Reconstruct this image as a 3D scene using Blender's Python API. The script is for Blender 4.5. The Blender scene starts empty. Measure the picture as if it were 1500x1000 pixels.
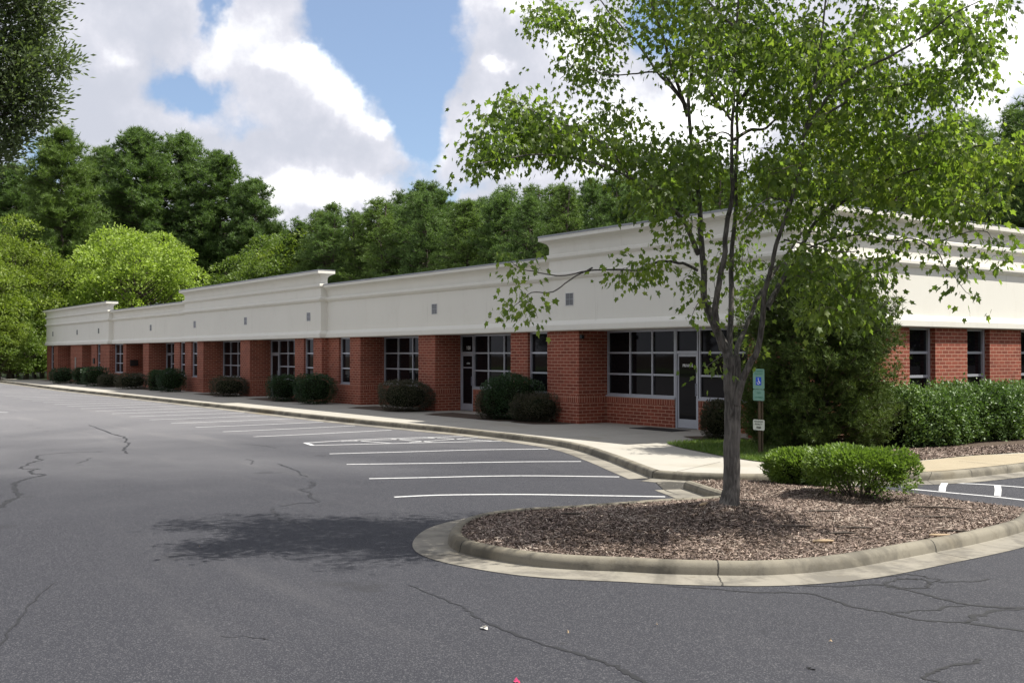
import bpy, math, random
import numpy as np
from mathutils import Vector
R = math.radians
SC = bpy.context.scene
COL = SC.collection
# ------------------------------------------------------------------ frame: X along the long facade, Y into the building
F_PX, HZ = 1551.0, 519.0
TH = math.atan(1120 / 1551.0); SN, CS = math.sin(TH), math.cos(TH)
CAMZ = 2.27
def W(xc, z): return (SN * xc - CS * z, CS * xc + SN * z)
def G(x, y, z=0.0):
    Z = (CAMZ - z) * F_PX / (y - HZ); return W((x - 750) / F_PX * Z, Z)
def P3(x, y, Z):
    a, b = W((x - 750) / F_PX * Z, Z); return np.array((a, b, CAMZ - (y - HZ) / F_PX * Z))
# ------------------------------------------------------------------ camera
cam = bpy.data.cameras.new('camera'); camo = bpy.data.objects.new('camera', cam); COL.objects.link(camo)
cam.sensor_width = 36; cam.lens = F_PX / 1500 * 36; cam.clip_end = 5000; cam.clip_start = .05
camo.location = (0, 0, CAMZ)
camo.rotation_euler = (R(90) + math.atan((HZ - 500) / F_PX), 0, math.atan2(CS, SN))
SC.camera = camo
# ------------------------------------------------------------------ sun and sky
SUNV = Vector((.37, .60, 1.0)).normalized()
sd = bpy.data.lights.new('sun', 'SUN'); sd.energy = 4.8; sd.angle = R(.55); sd.color = (1, .955, .87)
so = bpy.data.objects.new('sun', sd); COL.objects.link(so); so.rotation_euler = SUNV.to_track_quat('Z', 'Y').to_euler()
SC.view_settings.view_transform = 'Standard'; SC.view_settings.look = 'None'; SC.view_settings.exposure = 0.82; SC.view_settings.gamma = 1
world = bpy.data.worlds.new('World'); SC.world = world; world.use_nodes = True
wt = world.node_tree; wt.nodes.clear()

class NT:
    """tiny node helper"""
    def __init__(s, t): s.t = t
    def n(s, typ, **kw):
        nd = s.t.nodes.new(typ)
        for k, v in kw.items(): setattr(nd, k, v)
        return nd
    def set(s, sock, v):
        if hasattr(v, 'is_linked') or isinstance(v, bpy.types.NodeSocket): s.t.links.new(v, sock)
        else: sock.default_value = v
    def m(s, op, a, b=0.0, c=None, clamp=False):
        nd = s.n('ShaderNodeMath', operation=op, use_clamp=clamp)
        s.set(nd.inputs[0], a); s.set(nd.inputs[1], b)
        if c is not None: s.set(nd.inputs[2], c)
        return nd.outputs[0]
    def v(s, op, a, b=None):
        nd = s.n('ShaderNodeVectorMath', operation=op); s.set(nd.inputs[0], a)
        if b is not None: s.set(nd.inputs[1], b)
        return nd.outputs['Value'] if op in ('DOT_PRODUCT', 'LENGTH') else nd.outputs[0]
    def noise(s, vec, scale, detail=4, rough=.5, dist=0, out='Fac'):
        nd = s.n('ShaderNodeTexNoise'); s.set(nd.inputs['Vector'], vec); nd.inputs['Scale'].default_value = scale
        nd.inputs['Detail'].default_value = detail; nd.inputs['Roughness'].default_value = rough; nd.inputs['Distortion'].default_value = dist
        return nd.outputs[out]
    def voro(s, vec, scale, feature='F1', out='Distance', rnd=1):
        nd = s.n('ShaderNodeTexVoronoi', feature=feature); s.set(nd.inputs['Vector'], vec); nd.inputs['Scale'].default_value = scale
        nd.inputs['Randomness'].default_value = rnd
        return nd.outputs[out]
    def ss(s, x, a, b, lo=0.0, hi=1.0):
        nd = s.n('ShaderNodeMapRange', interpolation_type='SMOOTHSTEP'); s.set(nd.inputs[0], x)
        for i, q in enumerate((a, b, lo, hi)): s.set(nd.inputs[1 + i], q)
        return nd.outputs[0]
    def mix(s, f, a, b, mode='MIX'):
        nd = s.n('ShaderNodeMix', data_type='RGBA', blend_type=mode); s.set(nd.inputs[0], f)
        s.set(nd.inputs[6], a if not isinstance(a, tuple) else (*a[:3], 1)); s.set(nd.inputs[7], b if not isinstance(b, tuple) else (*b[:3], 1))
        return nd.outputs[2]
    def ramp(s, x, stops):
        nd = s.n('ShaderNodeValToRGB'); s.set(nd.inputs[0], x); e = nd.color_ramp.elements
        while len(e) < len(stops): e.new(.5)
        for i, (p, c) in enumerate(stops): e[i].position = p; e[i].color = (*c, 1)
        return nd.outputs[0]
    def comb(s, x, y, z=0.0):
        nd = s.n('ShaderNodeCombineXYZ'); s.set(nd.inputs[0], x); s.set(nd.inputs[1], y); s.set(nd.inputs[2], z); return nd.outputs[0]

def build_sky():
    q = NT(wt)
    out = q.n('ShaderNodeOutputWorld'); bg = q.n('ShaderNodeBackground'); bg.inputs[1].default_value = .1
    wt.links.new(bg.outputs[0], out.inputs[0])
    sky = q.n('ShaderNodeTexSky', sky_type='NISHITA', sun_disc=False)
    sky.sun_elevation = math.asin(SUNV.z); sky.sun_rotation = math.atan2(SUNV.x, SUNV.y)
    sky.air_density = 1.0; sky.dust_density = .6; sky.ozone_density = 2.0
    d = q.n('ShaderNodeTexCoord').outputs['Generated']
    f = q.v('DOT_PRODUCT', d, (-CS, SN, 0)); r = q.v('DOT_PRODUCT', d, (SN, CS, 0)); u = q.v('DOT_PRODUCT', d, (0, 0, 1))
    A = q.m('MULTIPLY', q.m('ARCTAN2', r, f), 57.2958); E_ = q.m('MULTIPLY', q.m('ARCSINE', u), 57.2958)
    n_big = q.noise(d, 3.2, 2, .5, 0, 'Color'); n_mid = q.noise(d, 11.0, 5, .6, 0, 'Color')
    def sep(c):
        nd = q.n('ShaderNodeSeparateXYZ'); q.set(nd.inputs[0], c); return nd.outputs
    nb, nm = sep(n_big), sep(n_mid)
    Aw = q.m('ADD', A, q.m('MULTIPLY', q.m('SUBTRACT', nm[0], .5), 5.0)); Ew = q.m('ADD', E_, q.m('MULTIPLY', q.m('SUBTRACT', nm[1], .5), 5.0))
    def blobs(lst, Ax, Ex):
        tot = None
        for (x, y, rx, ry, w) in lst:
            a0 = math.degrees(math.atan((x - 750) / F_PX)); e0 = math.degrees(math.atan((HZ - y) / F_PX))
            a = q.m('DIVIDE', q.m('SUBTRACT', Ax, a0), rx / 27.0); e = q.m('DIVIDE', q.m('SUBTRACT', Ex, e0), ry / 27.0)
            s2 = q.m('ADD', q.m('MULTIPLY', a, a), q.m('MULTIPLY', e, e))
            g = q.m('MULTIPLY', q.m('EXPONENT', q.m('MULTIPLY', s2, -1.0)), w)
            tot = g if tot is None else q.m('ADD', tot, g)
        return tot
    holes = blobs([(575, 25, 98, 100, -1.1), (622, 170, 46, 80, -.9), (500, 10, 42, 40, -.45), (280, 152, 58, 34, -.62), (322, 18, 20, 34, -.45), (640, 275, 110, 16, -.28), (350, 205, 50, 22, -.3),
                   (960, 30, 40, 60, -.8), (60, 260, 60, 30, -.3)], Aw, Ew)
    cov = q.m('ADD', q.m('ADD', .78, holes), q.m('MULTIPLY', q.m('SUBTRACT', q.noise(d, 6.5, 7, .58), .5), .9))
    fine = q.noise(d, 17.0, 6, .62)
    alpha = q.ss(q.m('ADD', cov, q.m('MULTIPLY', q.m('SUBTRACT', fine, .5), .35)), .36, .68)
    # bright sunlit heads of the cumulus
    heads = blobs([(452, 88, 30, 30, 1.0), (492, 140, 38, 32, .95), (550, 182, 40, 16, .75), (402, 98, 22, 16, .55), (470, 285, 80, 20, .95), (430, 225, 120, 26, -.3), (150, 130, 120, 60, -.12), (600, 262, 110, 16, -.2), (600, 232, 60, 20, .35),
                   (728, 98, 16, 14, .9), (760, 10, 40, 22, .7), (930, 190, 130, 55, 1.0), (850, 60, 60, 50, .5), (1385, 70, 90, 60, .8), (1480, 150, 60, 60, .8), (720, 262, 50, 12, .5),
                   (60, 60, 120, 50, .22), (330, 60, 60, 60, .35), (160, 100, 26, 20, .45), (1060, 200, 60, 60, .6), (250, 190, 80, 20, .2)], Aw, Ew)
    lum = q.m('ADD', q.m('ADD', heads, q.m('MULTIPLY', q.m('SUBTRACT', fine, .5), 1.25)), q.m('MULTIPLY', q.m('SUBTRACT', nb[0], .5), .7))
    lum = q.m('ADD', lum, .05)
    ccol = q.ramp(q.ss(lum, -.15, .95), [(0, (.36, .375, .425)), (.35, (.45, .455, .50)), (.62, (.57, .575, .60)), (1, (.98, .98, .97))])
    ccol = q.mix(1.0, ccol, (10.2, 10.2, 10.2), 'MULTIPLY')
    skyc = q.mix(1.0, sky.outputs[0], (.64, .74, .84), 'MULTIPLY')
    skyc = q.mix(.16, skyc, (5.6, 5.8, 6.1))
    c = q.mix(alpha, skyc, ccol)
    wt.links.new(c, bg.inputs[0])
build_sky()
world.cycles.sampling_method = 'MANUAL'; world.cycles.sample_map_resolution = 512
SC.cycles.max_bounces = 7; SC.cycles.diffuse_bounces = 4; SC.cycles.glossy_bounces = 3; SC.cycles.transmission_bounces = 3; SC.cycles.transparent_max_bounces = 4
SC.cycles.caustics_reflective = False; SC.cycles.caustics_refractive = False; SC.cycles.use_denoising = True
rng = np.random.default_rng(11); random.seed(4)
# ------------------------------------------------------------------ materials
def newmat(name):
    m = bpy.data.materials.new(name); m.use_nodes = True; t = m.node_tree; t.nodes.clear(); q = NT(t)
    out = q.n('ShaderNodeOutputMaterial'); p = q.n('ShaderNodeBsdfPrincipled'); t.links.new(p.outputs[0], out.inputs[0])
    return m, q, p, out
def pos(q): return q.n('ShaderNodeNewGeometry').outputs['Position']
def uvn(q): return q.n('ShaderNodeTexCoord').outputs['UV']
def bump(q, p, h, dist=.01, st=.5):
    b = q.n('ShaderNodeBump'); q.set(b.inputs['Height'], h); b.inputs['Distance'].default_value = dist; b.inputs['Strength'].default_value = st
    q.t.links.new(b.outputs[0], p.inputs['Normal'])
def plain(name, c, rough=.5, metal=0, spec=.5, var=.12, scale=6):
    m, q, p, o = newmat(name)
    n = q.noise(pos(q), scale, 5, .6)
    q.set(p.inputs['Base Color'], q.mix(n, tuple(x * (1 - var) for x in c), tuple(min(1, x * (1 + var)) for x in c)))
    p.inputs['Roughness'].default_value = rough; p.inputs['Metallic'].default_value = metal; p.inputs['Specular IOR Level'].default_value = spec
    return m
def leafmat(name, cols, trans=.35, rough=.45, spec=.35, tcol=1.5):
    m, q, p, o = newmat(name)
    rnd = q.n('ShaderNodeNewGeometry').outputs['Random Per Island']
    big = q.noise(pos(q), .55, 2, .5)
    x = q.m('ADD', q.m('MULTIPLY', rnd, .7), q.m('MULTIPLY', q.ss(big, .3, .7), .3))
    k = len(cols) - 1
    c = q.ramp(x, [(i / k, cc) for i, cc in enumerate(cols)])
    q.set(p.inputs['Base Color'], c); p.inputs['Roughness'].default_value = rough; p.inputs['Specular IOR Level'].default_value = spec
    tr = q.n('ShaderNodeBsdfTranslucent'); q.set(tr.inputs[0], q.mix(1.0, c, (tcol * 1.0, tcol * 1.08, tcol * .5), 'MULTIPLY'))
    mx = q.n('ShaderNodeMixShader'); mx.inputs[0].default_value = trans
    q.t.links.new(p.outputs[0], mx.inputs[1]); q.t.links.new(tr.outputs[0], mx.inputs[2]); q.t.links.new(mx.outputs[0], o.inputs[0])
    return m
def barkmat(name, a, b, scale=9):
    m, q, p, o = newmat(name); P = pos(q)
    st = q.n('ShaderNodeMapping'); q.set(st.inputs[0], P); st.inputs['Scale'].default_value = (1, 1, .16)
    n = q.noise(st.outputs[0], scale * 3, 6, .65, 1.0); n2 = q.noise(P, scale * .35, 3)
    c = q.mix(q.ss(n, .35, .68), a, b); c = q.mix(q.ss(n2, .45, .7, 0, .45), c, tuple(x * 1.5 for x in b))
    q.set(p.inputs['Base Color'], c); p.inputs['Roughness'].default_value = .9; bump(q, p, n, .02, .9); return m
def concmat(name, c, stain=.5, joints=None, agg=.5):
    m, q, p, o = newmat(name); P = pos(q)
    n = q.noise(P, 1.3, 6, .62); f = q.noise(P, 60, 3, .6); s = q.noise(P, .45, 4, .6, .4)
    col = q.mix(n, tuple(x * .86 for x in c), tuple(min(1, x * 1.12) for x in c))
    col = q.mix(q.ss(f, .55, .75, 0, agg), col, tuple(x * .62 for x in c))
    col = q.mix(q.ss(s, .52, .74, 0, stain), col, (c[0] * .62, c[1] * .55, c[2] * .42))
    if joints:
        dn = q.noise(P, 1.15, 6, .68, .3); col = q.mix(q.ss(dn, .45, .60, 0, .6), col, (c[0] * .36, c[1] * .36, c[2] * .38)); col = q.mix(q.ss(q.noise(P, 7, 5, .7), .55, .75, 0, .45), col, (c[0] * .5, c[1] * .46, c[2] * .38))
        U = uvn(q); sp = q.n('ShaderNodeSeparateXYZ'); q.set(sp.inputs[0], U)
        fr = q.m('PINGPONG', q.m('ADD', sp.outputs[0], q.m('MULTIPLY', q.m('SUBTRACT', q.noise(P, 9, 3), .5), .05)), joints / 2)
        j = q.m('LESS_THAN', fr, .009)
        dk = q.noise(q.comb(q.m('MULTIPLY', sp.outputs[0], .8), 0, 0), 1.6, 4, .7)
        col = q.mix(q.ss(dk, .5, .68, 0, .55), col, tuple(x * .33 for x in c))
        col = q.mix(q.m('MULTIPLY', j, .9), col, (.03, .028, .024))
    q.set(p.inputs['Base Color'], col); p.inputs['Roughness'].default_value = .85; p.inputs['Specular IOR Level'].default_value = .3
    bump(q, p, f, .004, .35); return m
M = {}
def mk_brick(name, soldier=False):
    m, q, p, o = newmat(name); U = uvn(q); P = pos(q)
    if soldier:
        mp = q.n('ShaderNodeMapping'); q.set(mp.inputs[0], U); mp.inputs['Rotation'].default_value = (0, 0, R(90)); U = mp.outputs[0]
    b = q.n('ShaderNodeTexBrick'); q.set(b.inputs['Vector'], U); b.offset = .5 if not soldier else 0
    b.inputs['Scale'].default_value = 1; b.inputs['Brick Width'].default_value = .305 if not soldier else .203; b.inputs['Row Height'].default_value = .1016
    b.inputs['Mortar Size'].default_value = .0105; b.inputs['Mortar Smooth'].default_value = .25; b.inputs['Bias'].default_value = -.15
    b.inputs['Color1'].default_value = (.265, .070, .043, 1); b.inputs['Color2'].default_value = (.155, .038, .025, 1); b.inputs['Mortar'].default_value = (.50, .31, .22, 1)
    n = q.noise(P, 24, 5, .65); n2 = q.noise(P, .8, 4, .6)
    c = q.mix(q.ss(n, .3, .75, 0, .35), b.outputs['Color'], (.32, .1, .06), 'MIX'); c = q.mix(q.ss(n2, .45, .8, 0, .35), c, (.10, .03, .024)); c = q.mix(q.ss(q.noise(P, 2.6, 5, .7), .62, .78, 0, .3), c, (.40, .30, .25))
    q.set(p.inputs['Base Color'], c); p.inputs['Roughness'].default_value = .85; p.inputs['Specular IOR Level'].default_value = .25
    h = q.m('ADD', q.m('MULTIPLY', b.outputs['Fac'], -1.0), q.m('MULTIPLY', n, .3)); bump(q, p, h, .008, .8); return m
M['brick'] = mk_brick('red_brick'); M['soldier'] = mk_brick('red_brick_soldier_course', True)
def mk_stucco():
    m, q, p, o = newmat('cream_stucco'); P = pos(q); c = (.77, .75, .68)
    n = q.noise(P, .7, 5, .6); st = q.n('ShaderNodeMapping'); q.set(st.inputs[0], P); st.inputs['Scale'].default_value = (1.3, 1.3, .5)
    s = q.noise(st.outputs[0], 1.6, 6, .7)
    f = q.noise(P, 120, 2, .6)
    col = q.mix(n, tuple(x * .95 for x in c), tuple(x * 1.04 for x in c)); col = q.mix(q.ss(s, .5, .8, 0, .16), col, (.50, .455, .375)); st2 = q.n('ShaderNodeMapping'); q.set(st2.inputs[0], P); st2.inputs['Scale'].default_value = (1, 1, .06); sx = q.n('ShaderNodeSeparateXYZ'); q.set(sx.inputs[0], P)
    col = q.mix(q.m('MULTIPLY', q.ss(q.noise(st2.outputs[0], 7, 4, .6), .60, .72), q.ss(q.noise(P, .5, 3), .45, .65, 0, .28)), col, (.46, .43, .36)); col = q.mix(q.ss(f, .4, .8, 0, .1), col, (.45, .43, .38))
    q.set(p.inputs['Base Color'], col); p.inputs['Roughness'].default_value = .92; p.inputs['Specular IOR Level'].default_value = .2; bump(q, p, f, .003, .4); return m
M['stucco'] = mk_stucco()
M['flash'] = plain('grey_metal_flashing', (.30, .31, .33), .38, .6, .5, .45, 1.7)
M['alum'] = plain('pale_aluminium', (.46, .47, .52), .38, .35, .5, .08, 5)
M['alum_dark'] = plain('grey_aluminium_reveal', (.22, .23, .28), .4, .3)
M['white'] = plain('white_paint', (.62, .62, .61), .5, 0, .4, .06)
def mk_glass():
    m, q, p, o = newmat('dark_tinted_glass'); n = q.noise(pos(q), 1.1, 3)
    q.set(p.inputs['Base Color'], q.mix(n, (.003, .003, .004), (.012, .011, .013))); p.inputs['Roughness'].default_value = .03; p.inputs['Specular IOR Level'].default_value = .16
    bump(q, p, q.noise(pos(q), .9, 2), .02, .08); return m
M['glass'] = mk_glass()
M['blue_glass'] = plain('blue_grey_window_shade', (.035, .055, .085), .2)
M['vent'] = plain('translucent_vent_block', (.17, .175, .185), .25)
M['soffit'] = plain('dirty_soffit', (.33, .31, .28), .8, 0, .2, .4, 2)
M['roof'] = plain('roof_membrane', (.3, .3, .3), .8)
def mk_asphalt():
    m, q, p, o = newmat('asphalt'); P = pos(q)
    ln = q.v('LENGTH', q.v('SUBTRACT', P, (0, 0, 0)))
    big = q.noise(P, .13, 5, .62, .6); mid = q.noise(P, .8, 5, .6); f = q.noise(P, 80, 3, .75); g = q.voro(P, 120, 'F1', 'Color'); sp = q.n('ShaderNodeSeparateXYZ'); q.set(sp.inputs[0], g)
    # worn light asphalt far down the lot, fresher sealed asphalt towards the island
    sx = q.n('ShaderNodeSeparateXYZ'); q.set(sx.inputs[0], P)
    wear = q.ss(q.m('ADD', sx.outputs[0], q.m('MULTIPLY', q.m('SUBTRACT', big, .5), 22)), -40.0, -13.0)
    c = q.mix(wear, (.165, .162, .169), (.0285, .0293, .0370))
    c = q.mix(q.ss(big, .38, .66, 0, .40), c, q.mix(wear, (.118, .117, .127), (.018, .0187, .025)))
    c = q.mix(q.ss(mid, .5, .78, 0, .3), c, q.mix(wear, (.184, .181, .184), (.041, .042, .050)))
    c = q.mix(q.ss(sp.outputs[0], .74, .95, 0, .8), c, (.115, .115, .123))
    c = q.mix(q.ss(f, .5, .3, 0, .6), c, (.016, .016, .019))
    st = q.n('ShaderNodeMapping'); q.set(st.inputs[0], P); st.inputs['Scale'].default_value = (.12, 1.0, 1); st.inputs['Rotation'].default_value = (0, 0, R(8))
    c = q.mix(q.ss(q.noise(st.outputs[0], .9, 5, .65), .52, .72, 0, .28), c, q.mix(wear, (.26, .25, .245), (.078, .076, .08)))
    oil = q.noise(P, .9, 3, .5); c = q.mix(q.ss(oil, .66, .76, 0, .5), c, (.02, .02, .022)); c = q.mix(q.ss(q.noise(P, 3.3, 2, .5), .70, .78, 0, .45), c, (.022, .022, .024))
    q.set(p.inputs['Base Color'], c); p.inputs['Roughness'].default_value = .82; p.inputs['Specular IOR Level'].default_value = .35
    bump(q, p, q.m('ADD', sp.outputs[0], f), .006, .55); return m
M['asphalt'] = mk_asphalt()
M['crack'] = plain('tar_in_crack', (.016, .016, .018), .6, 0, .4, .4, 12)
def mk_line():
    m, q, p, o = newmat('worn_white_line_paint'); P = pos(q)
    n = q.noise(P, 14, 6, .7)
    q.set(p.inputs['Base Color'], q.mix(q.ss(n, .52, .72), (.55, .55, .55), (.15, .15, .155))); p.inputs['Roughness'].default_value = .7; return m
M['line'] = mk_line()
M['curb'] = concmat('curb_concrete', (.215, .195, .152), .9, 3.1)
M['gutter'] = concmat('gutter_concrete', (.245, .226, .188), .95, 3.1)
M['walk'] = concmat('walk_concrete', (.37, .35, .305), .4)
M['walk_tan'] = concmat('tan_walk_concrete', (.33, .28, .195), .5)
M['joint'] = plain('dark_joint', (.10, .09, .075), .9)
M['mulch'] = plain('mulch', (.085, .064, .05), .95, 0, .1, .5, 25)
def mk_chip():
    m, q, p, o = newmat('mulch_chip'); r = q.n('ShaderNodeNewGeometry').outputs['Random Per Island']
    pn = q.noise(pos(q), .9, 5, .65)
    q.set(p.inputs['Base Color'], q.ramp(q.m('ADD', r, q.m('MULTIPLY', q.m('SUBTRACT', pn, .5), .9)), [(0, (.04, .028, .023)), (.3, (.155, .112, .09)), (.65, (.28, .21, .175)), (.9, (.40, .31, .25)), (1, (.50, .43, .36))])); p.inputs['Roughness'].default_value = .9; return m
M['chip'] = mk_chip()
M['soil'] = plain('forest_soil', (.07, .055, .038), .95, 0, .1, .4, 1.2)
M['lawn'] = plain('lawn', (.075, .11, .03), .9, 0, .2, .4, 2)
M['grass'] = leafmat('grass_blade', [(0.065, 0.111, 0.023), (0.111, 0.182, 0.039), (0.208, 0.247, 0.078)], .3)
M['maple'] = leafmat('maple_leaf', [(0.064, 0.1, 0.023), (0.096, 0.146, 0.031), (0.14, 0.196, 0.04), (0.21, 0.258, 0.056)], .5, .42, .4, 1.9)
M['maple_bark'] = barkmat('maple_bark', (.042, .037, .032), (.165, .150, .133))
M['bark_dark'] = barkmat('dark_bark', (.035, .028, .022), (.12, .095, .075))
M['pine'] = leafmat('pine_needle', [(0.061, 0.103, 0.035), (0.097, 0.158, 0.05), (0.152, 0.227, 0.071)], .3, .5, .3)
M['pine_light'] = leafmat('light_pine_needle', [(0.076, 0.123, 0.031), (0.113, 0.175, 0.045), (0.17, 0.238, 0.07)], .3, .5, .3)
M['broad'] = leafmat('broad_leaf', [(0.075, 0.117, 0.027), (0.114, 0.168, 0.038), (0.173, 0.232, 0.057)], .35, .5, .3)
M['lime'] = leafmat('yellow_green_leaf', [(0.174, 0.241, 0.044), (0.248, 0.334, 0.068), (0.346, 0.441, 0.098)], .35, .5, .3)
M['gold'] = leafmat('gold_green_leaf', [(0.101, 0.14, 0.027), (0.161, 0.221, 0.039), (0.242, 0.301, 0.06)], .35, .5, .3)
M['oak'] = leafmat('willow_oak_leaf', [(0.063, 0.088, 0.039), (0.097, 0.134, 0.057), (0.158, 0.203, 0.088)], .35, .45, .4)
M['holly'] = leafmat('holly_leaf', [(0.059, 0.108, 0.029), (0.092, 0.158, 0.042), (0.156, 0.233, 0.064)], .2, .5, .35)
M['box'] = leafmat('glossy_shrub_leaf', [(0.077, 0.124, 0.026), (0.128, 0.198, 0.04), (0.198, 0.276, 0.067)], .3, .5, .35)
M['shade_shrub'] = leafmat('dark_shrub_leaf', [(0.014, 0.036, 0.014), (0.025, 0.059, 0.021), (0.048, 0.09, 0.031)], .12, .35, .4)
M['purple'] = leafmat('purple_shrub_leaf', [(0.039, 0.034, 0.026), (0.062, 0.065, 0.039), (0.111, 0.094, 0.075)], .15, .5, .3)
M['juniper'] = leafmat('juniper_scale_leaf', [(0.04, 0.064, 0.017), (0.068, 0.105, 0.026), (0.12, 0.162, 0.042)], .2, .6, .2)
M['shrub_core'] = plain('shrub_shade_core', (.012, .016, .008), .95, 0, .05)  # near-black fill colour for shrub and hedge cores, stands for shade inside
M['rubber'] = plain('black_rubber', (.012, .012, .012), .8)
M['steel'] = plain('rusty_green_steel', (.16, .12, .08), .55, .3, .5, .4, 14)
M['sign_teal'] = plain('faded_teal_sign', (.17, .33, .27), .45, 0, .5, .18, 9)
M['sign_tealtext'] = plain('teal_sign_text', (.07, .25, .2), .5)
M['sign_blue'] = plain('blue_sign_symbol', (.01, .07, .55), .45)
M['sign_white'] = plain('white_sign', (.62, .65, .58), .45, 0, .5, .1, 9)
M['black'] = plain('black_paint', (.01, .01, .01), .5)
M['letter'] = plain('white_lettering', (.8, .8, .8), .5)
M['paper'] = plain('white_litter', (.75, .73, .68), .7)
M['pink'] = plain('pink_litter', (.6, .05, .16), .6)
M['dryleaf'] = plain('dry_leaf', (.38, .28, .17), .8)
# ------------------------------------------------------------------ mesh helpers
def tag(o, label=None, cat=None, group=None, kind=None):
    for k, v in (('label', label), ('category', cat), ('group', group), ('kind', kind)):
        if v: o[k] = v
    return o
def empty(name, loc, label, cat, group=None, rz=0):
    o = bpy.data.objects.new(name, None); COL.objects.link(o); o.location = loc; o.rotation_euler.z = rz
    o.empty_display_size = .2
    return tag(o, label, cat, group)
class MB:
    """collects quads with uvs in metres"""
    def __init__(s): s.v = []; s.f = []; s.uv = []; s.mi = []
    def face(s, pts, uv=None, mi=0):
        i = len(s.v); s.v += [tuple(p) for p in pts]; s.f.append(tuple(range(i, i + len(pts)))); s.mi.append(mi)
        if uv is None:
            a = Vector(pts[1]) - Vector(pts[0]); b = Vector(pts[-1]) - Vector(pts[0]); n = a.cross(b)
            ax = max(range(3), key=lambda k: abs(n[k]))
            uv = [((p[1], p[2]) if ax == 0 else (p[0], p[2]) if ax == 1 else (p[0], p[1])) for p in pts]
        s.uv += uv
    def box(s, x0, x1, y0, y1, z0, z1, mi=0):
        a, b, c, d = (x0, y0, z0), (x1, y0, z0), (x1, y1, z0), (x0, y1, z0); e, f, g, h = (x0, y0, z1), (x1, y0, z1), (x1, y1, z1), (x0, y1, z1)
        for q in ((a, b, f, e), (b, c, g, f), (c, d, h, g), (d, a, e, h), (e, f, g, h), (d, c, b, a)): s.face(q, None, mi)
    def build(s, name, mats, parent=None, loc=(0, 0, 0), bevel=0, smooth=False):
        me = bpy.data.meshes.new(name); me.from_pydata(s.v, [], s.f)
        l = me.uv_layers.new(name='UVMap'); l.data.foreach_set('uv', [c for u in s.uv for c in u])
        for m in (mats if isinstance(mats, (list, tuple)) else [mats]): me.materials.append(m)
        me.polygons.foreach_set('material_index', s.mi)
        if smooth: me.polygons.foreach_set('use_smooth', [True] * len(s.f))
        o = bpy.data.objects.new(name, me); COL.objects.link(o); o.location = loc; o.parent = parent
        if bevel:
            w = o.modifiers.new('w', 'WELD'); w.merge_threshold = 1e-4
            bm = o.modifiers.new('b', 'BEVEL'); bm.width = bevel; bm.segments = 2; bm.limit_method = 'ANGLE'
        return o
def np_mesh(name, V, Fc, mat, parent=None, loc=(0, 0, 0), smooth=False):
    V = np.asarray(V, np.float32); Fc = np.asarray(Fc, np.int32); me = bpy.data.meshes.new(name)
    me.vertices.add(len(V)); me.vertices.foreach_set('co', V.ravel())
    k = Fc.shape[1]; me.loops.add(Fc.size); me.loops.foreach_set('vertex_index', Fc.ravel())
    me.polygons.add(len(Fc)); me.polygons.foreach_set('loop_start', np.arange(0, Fc.size, k, dtype=np.int32))
    me.polygons.foreach_set('loop_total', np.full(len(Fc), k, np.int32))
    if smooth: me.polygons.foreach_set('use_smooth', np.ones(len(Fc), bool))
    me.update(calc_edges=True); me.materials.append(mat)
    o = bpy.data.objects.new(name, me); COL.objects.link(o); o.location = loc; o.parent = parent
    return o
def nrm(a): return a / np.maximum(np.linalg.norm(a, axis=-1, keepdims=True), 1e-9)
def frames(N, up=None, spin=None):
    """rotation matrices with +Y along N (tip) and +Z along a side normal"""
    n = len(N); Y = nrm(N); a = up if up is not None else rng.normal(size=(n, 3)); X = nrm(np.cross(Y, a)); Z = np.cross(X, Y)
    return np.stack([X, Y, Z], axis=2)
def scatter(T, TF, P, Rm, S):
    T = np.asarray(T, float); TF = np.asarray(TF, int); n = len(P); S = np.asarray(S, float)
    if S.ndim == 1: S = np.repeat(S[:, None], 3, 1)
    V = np.einsum('nij,nkj->nki', Rm, T[None] * S[:, None, :]) + P[:, None, :]
    Fc = TF[None] + (np.arange(n) * len(T))[:, None, None]
    return V.reshape(-1, 3), Fc.reshape(-1, TF.shape[1])
QUAD = ([(-.5, 0, 0), (0, .5, .07), (.5, .0, 0), (0, -.5, -.02)], [(0, 1, 2, 3)])
LEAF = ([(0, 0, 0), (.30, .42, .06), (0, 1, -.05), (-.30, .42, .06)], [(0, 1, 2), (0, 2, 3)])
# palmate leaf with pointed lobes, drooping at the ends
_ang = [(-2.65, .30), (-2.2, .60), (-1.75, .45), (-1.1, .86), (-.6, .58), (0, 1.08), (.6, .58), (1.1, .86), (1.75, .45), (2.2, .60), (2.65, .30)]
MAPLE = ([(0, .18, .0)] + [(math.sin(a) * r * .62, .30 + math.cos(a) * r * .62, -.16 * r * r + .05 * (i % 2)) for i, (a, r) in enumerate(_ang)],
         [(0, i, i + 1) for i in range(1, 11)])
def tuft(nb=10, w=.05, up=.5, seed=3):
    r = np.random.default_rng(seed); V = []; Fc = []
    for i in range(nb):
        d = r.normal(size=3); d[1] = abs(d[1]) + up * .6; d /= np.linalg.norm(d); s = np.cross(d, r.normal(size=3)); s /= np.linalg.norm(s); L = r.uniform(.75, 1.1)
        k = len(V); V += [tuple(-s * w), tuple(s * w), tuple(d * L + s * w * .3), ]; Fc.append((k, k + 1, k + 2))
    return V, Fc
def join_parts(lst):
    Vs = []; Fs = []; o = 0
    for V, Fc in lst: Vs.append(V); Fs.append(Fc + o); o += len(V)
    return np.concatenate(Vs), np.concatenate(Fs)
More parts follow.
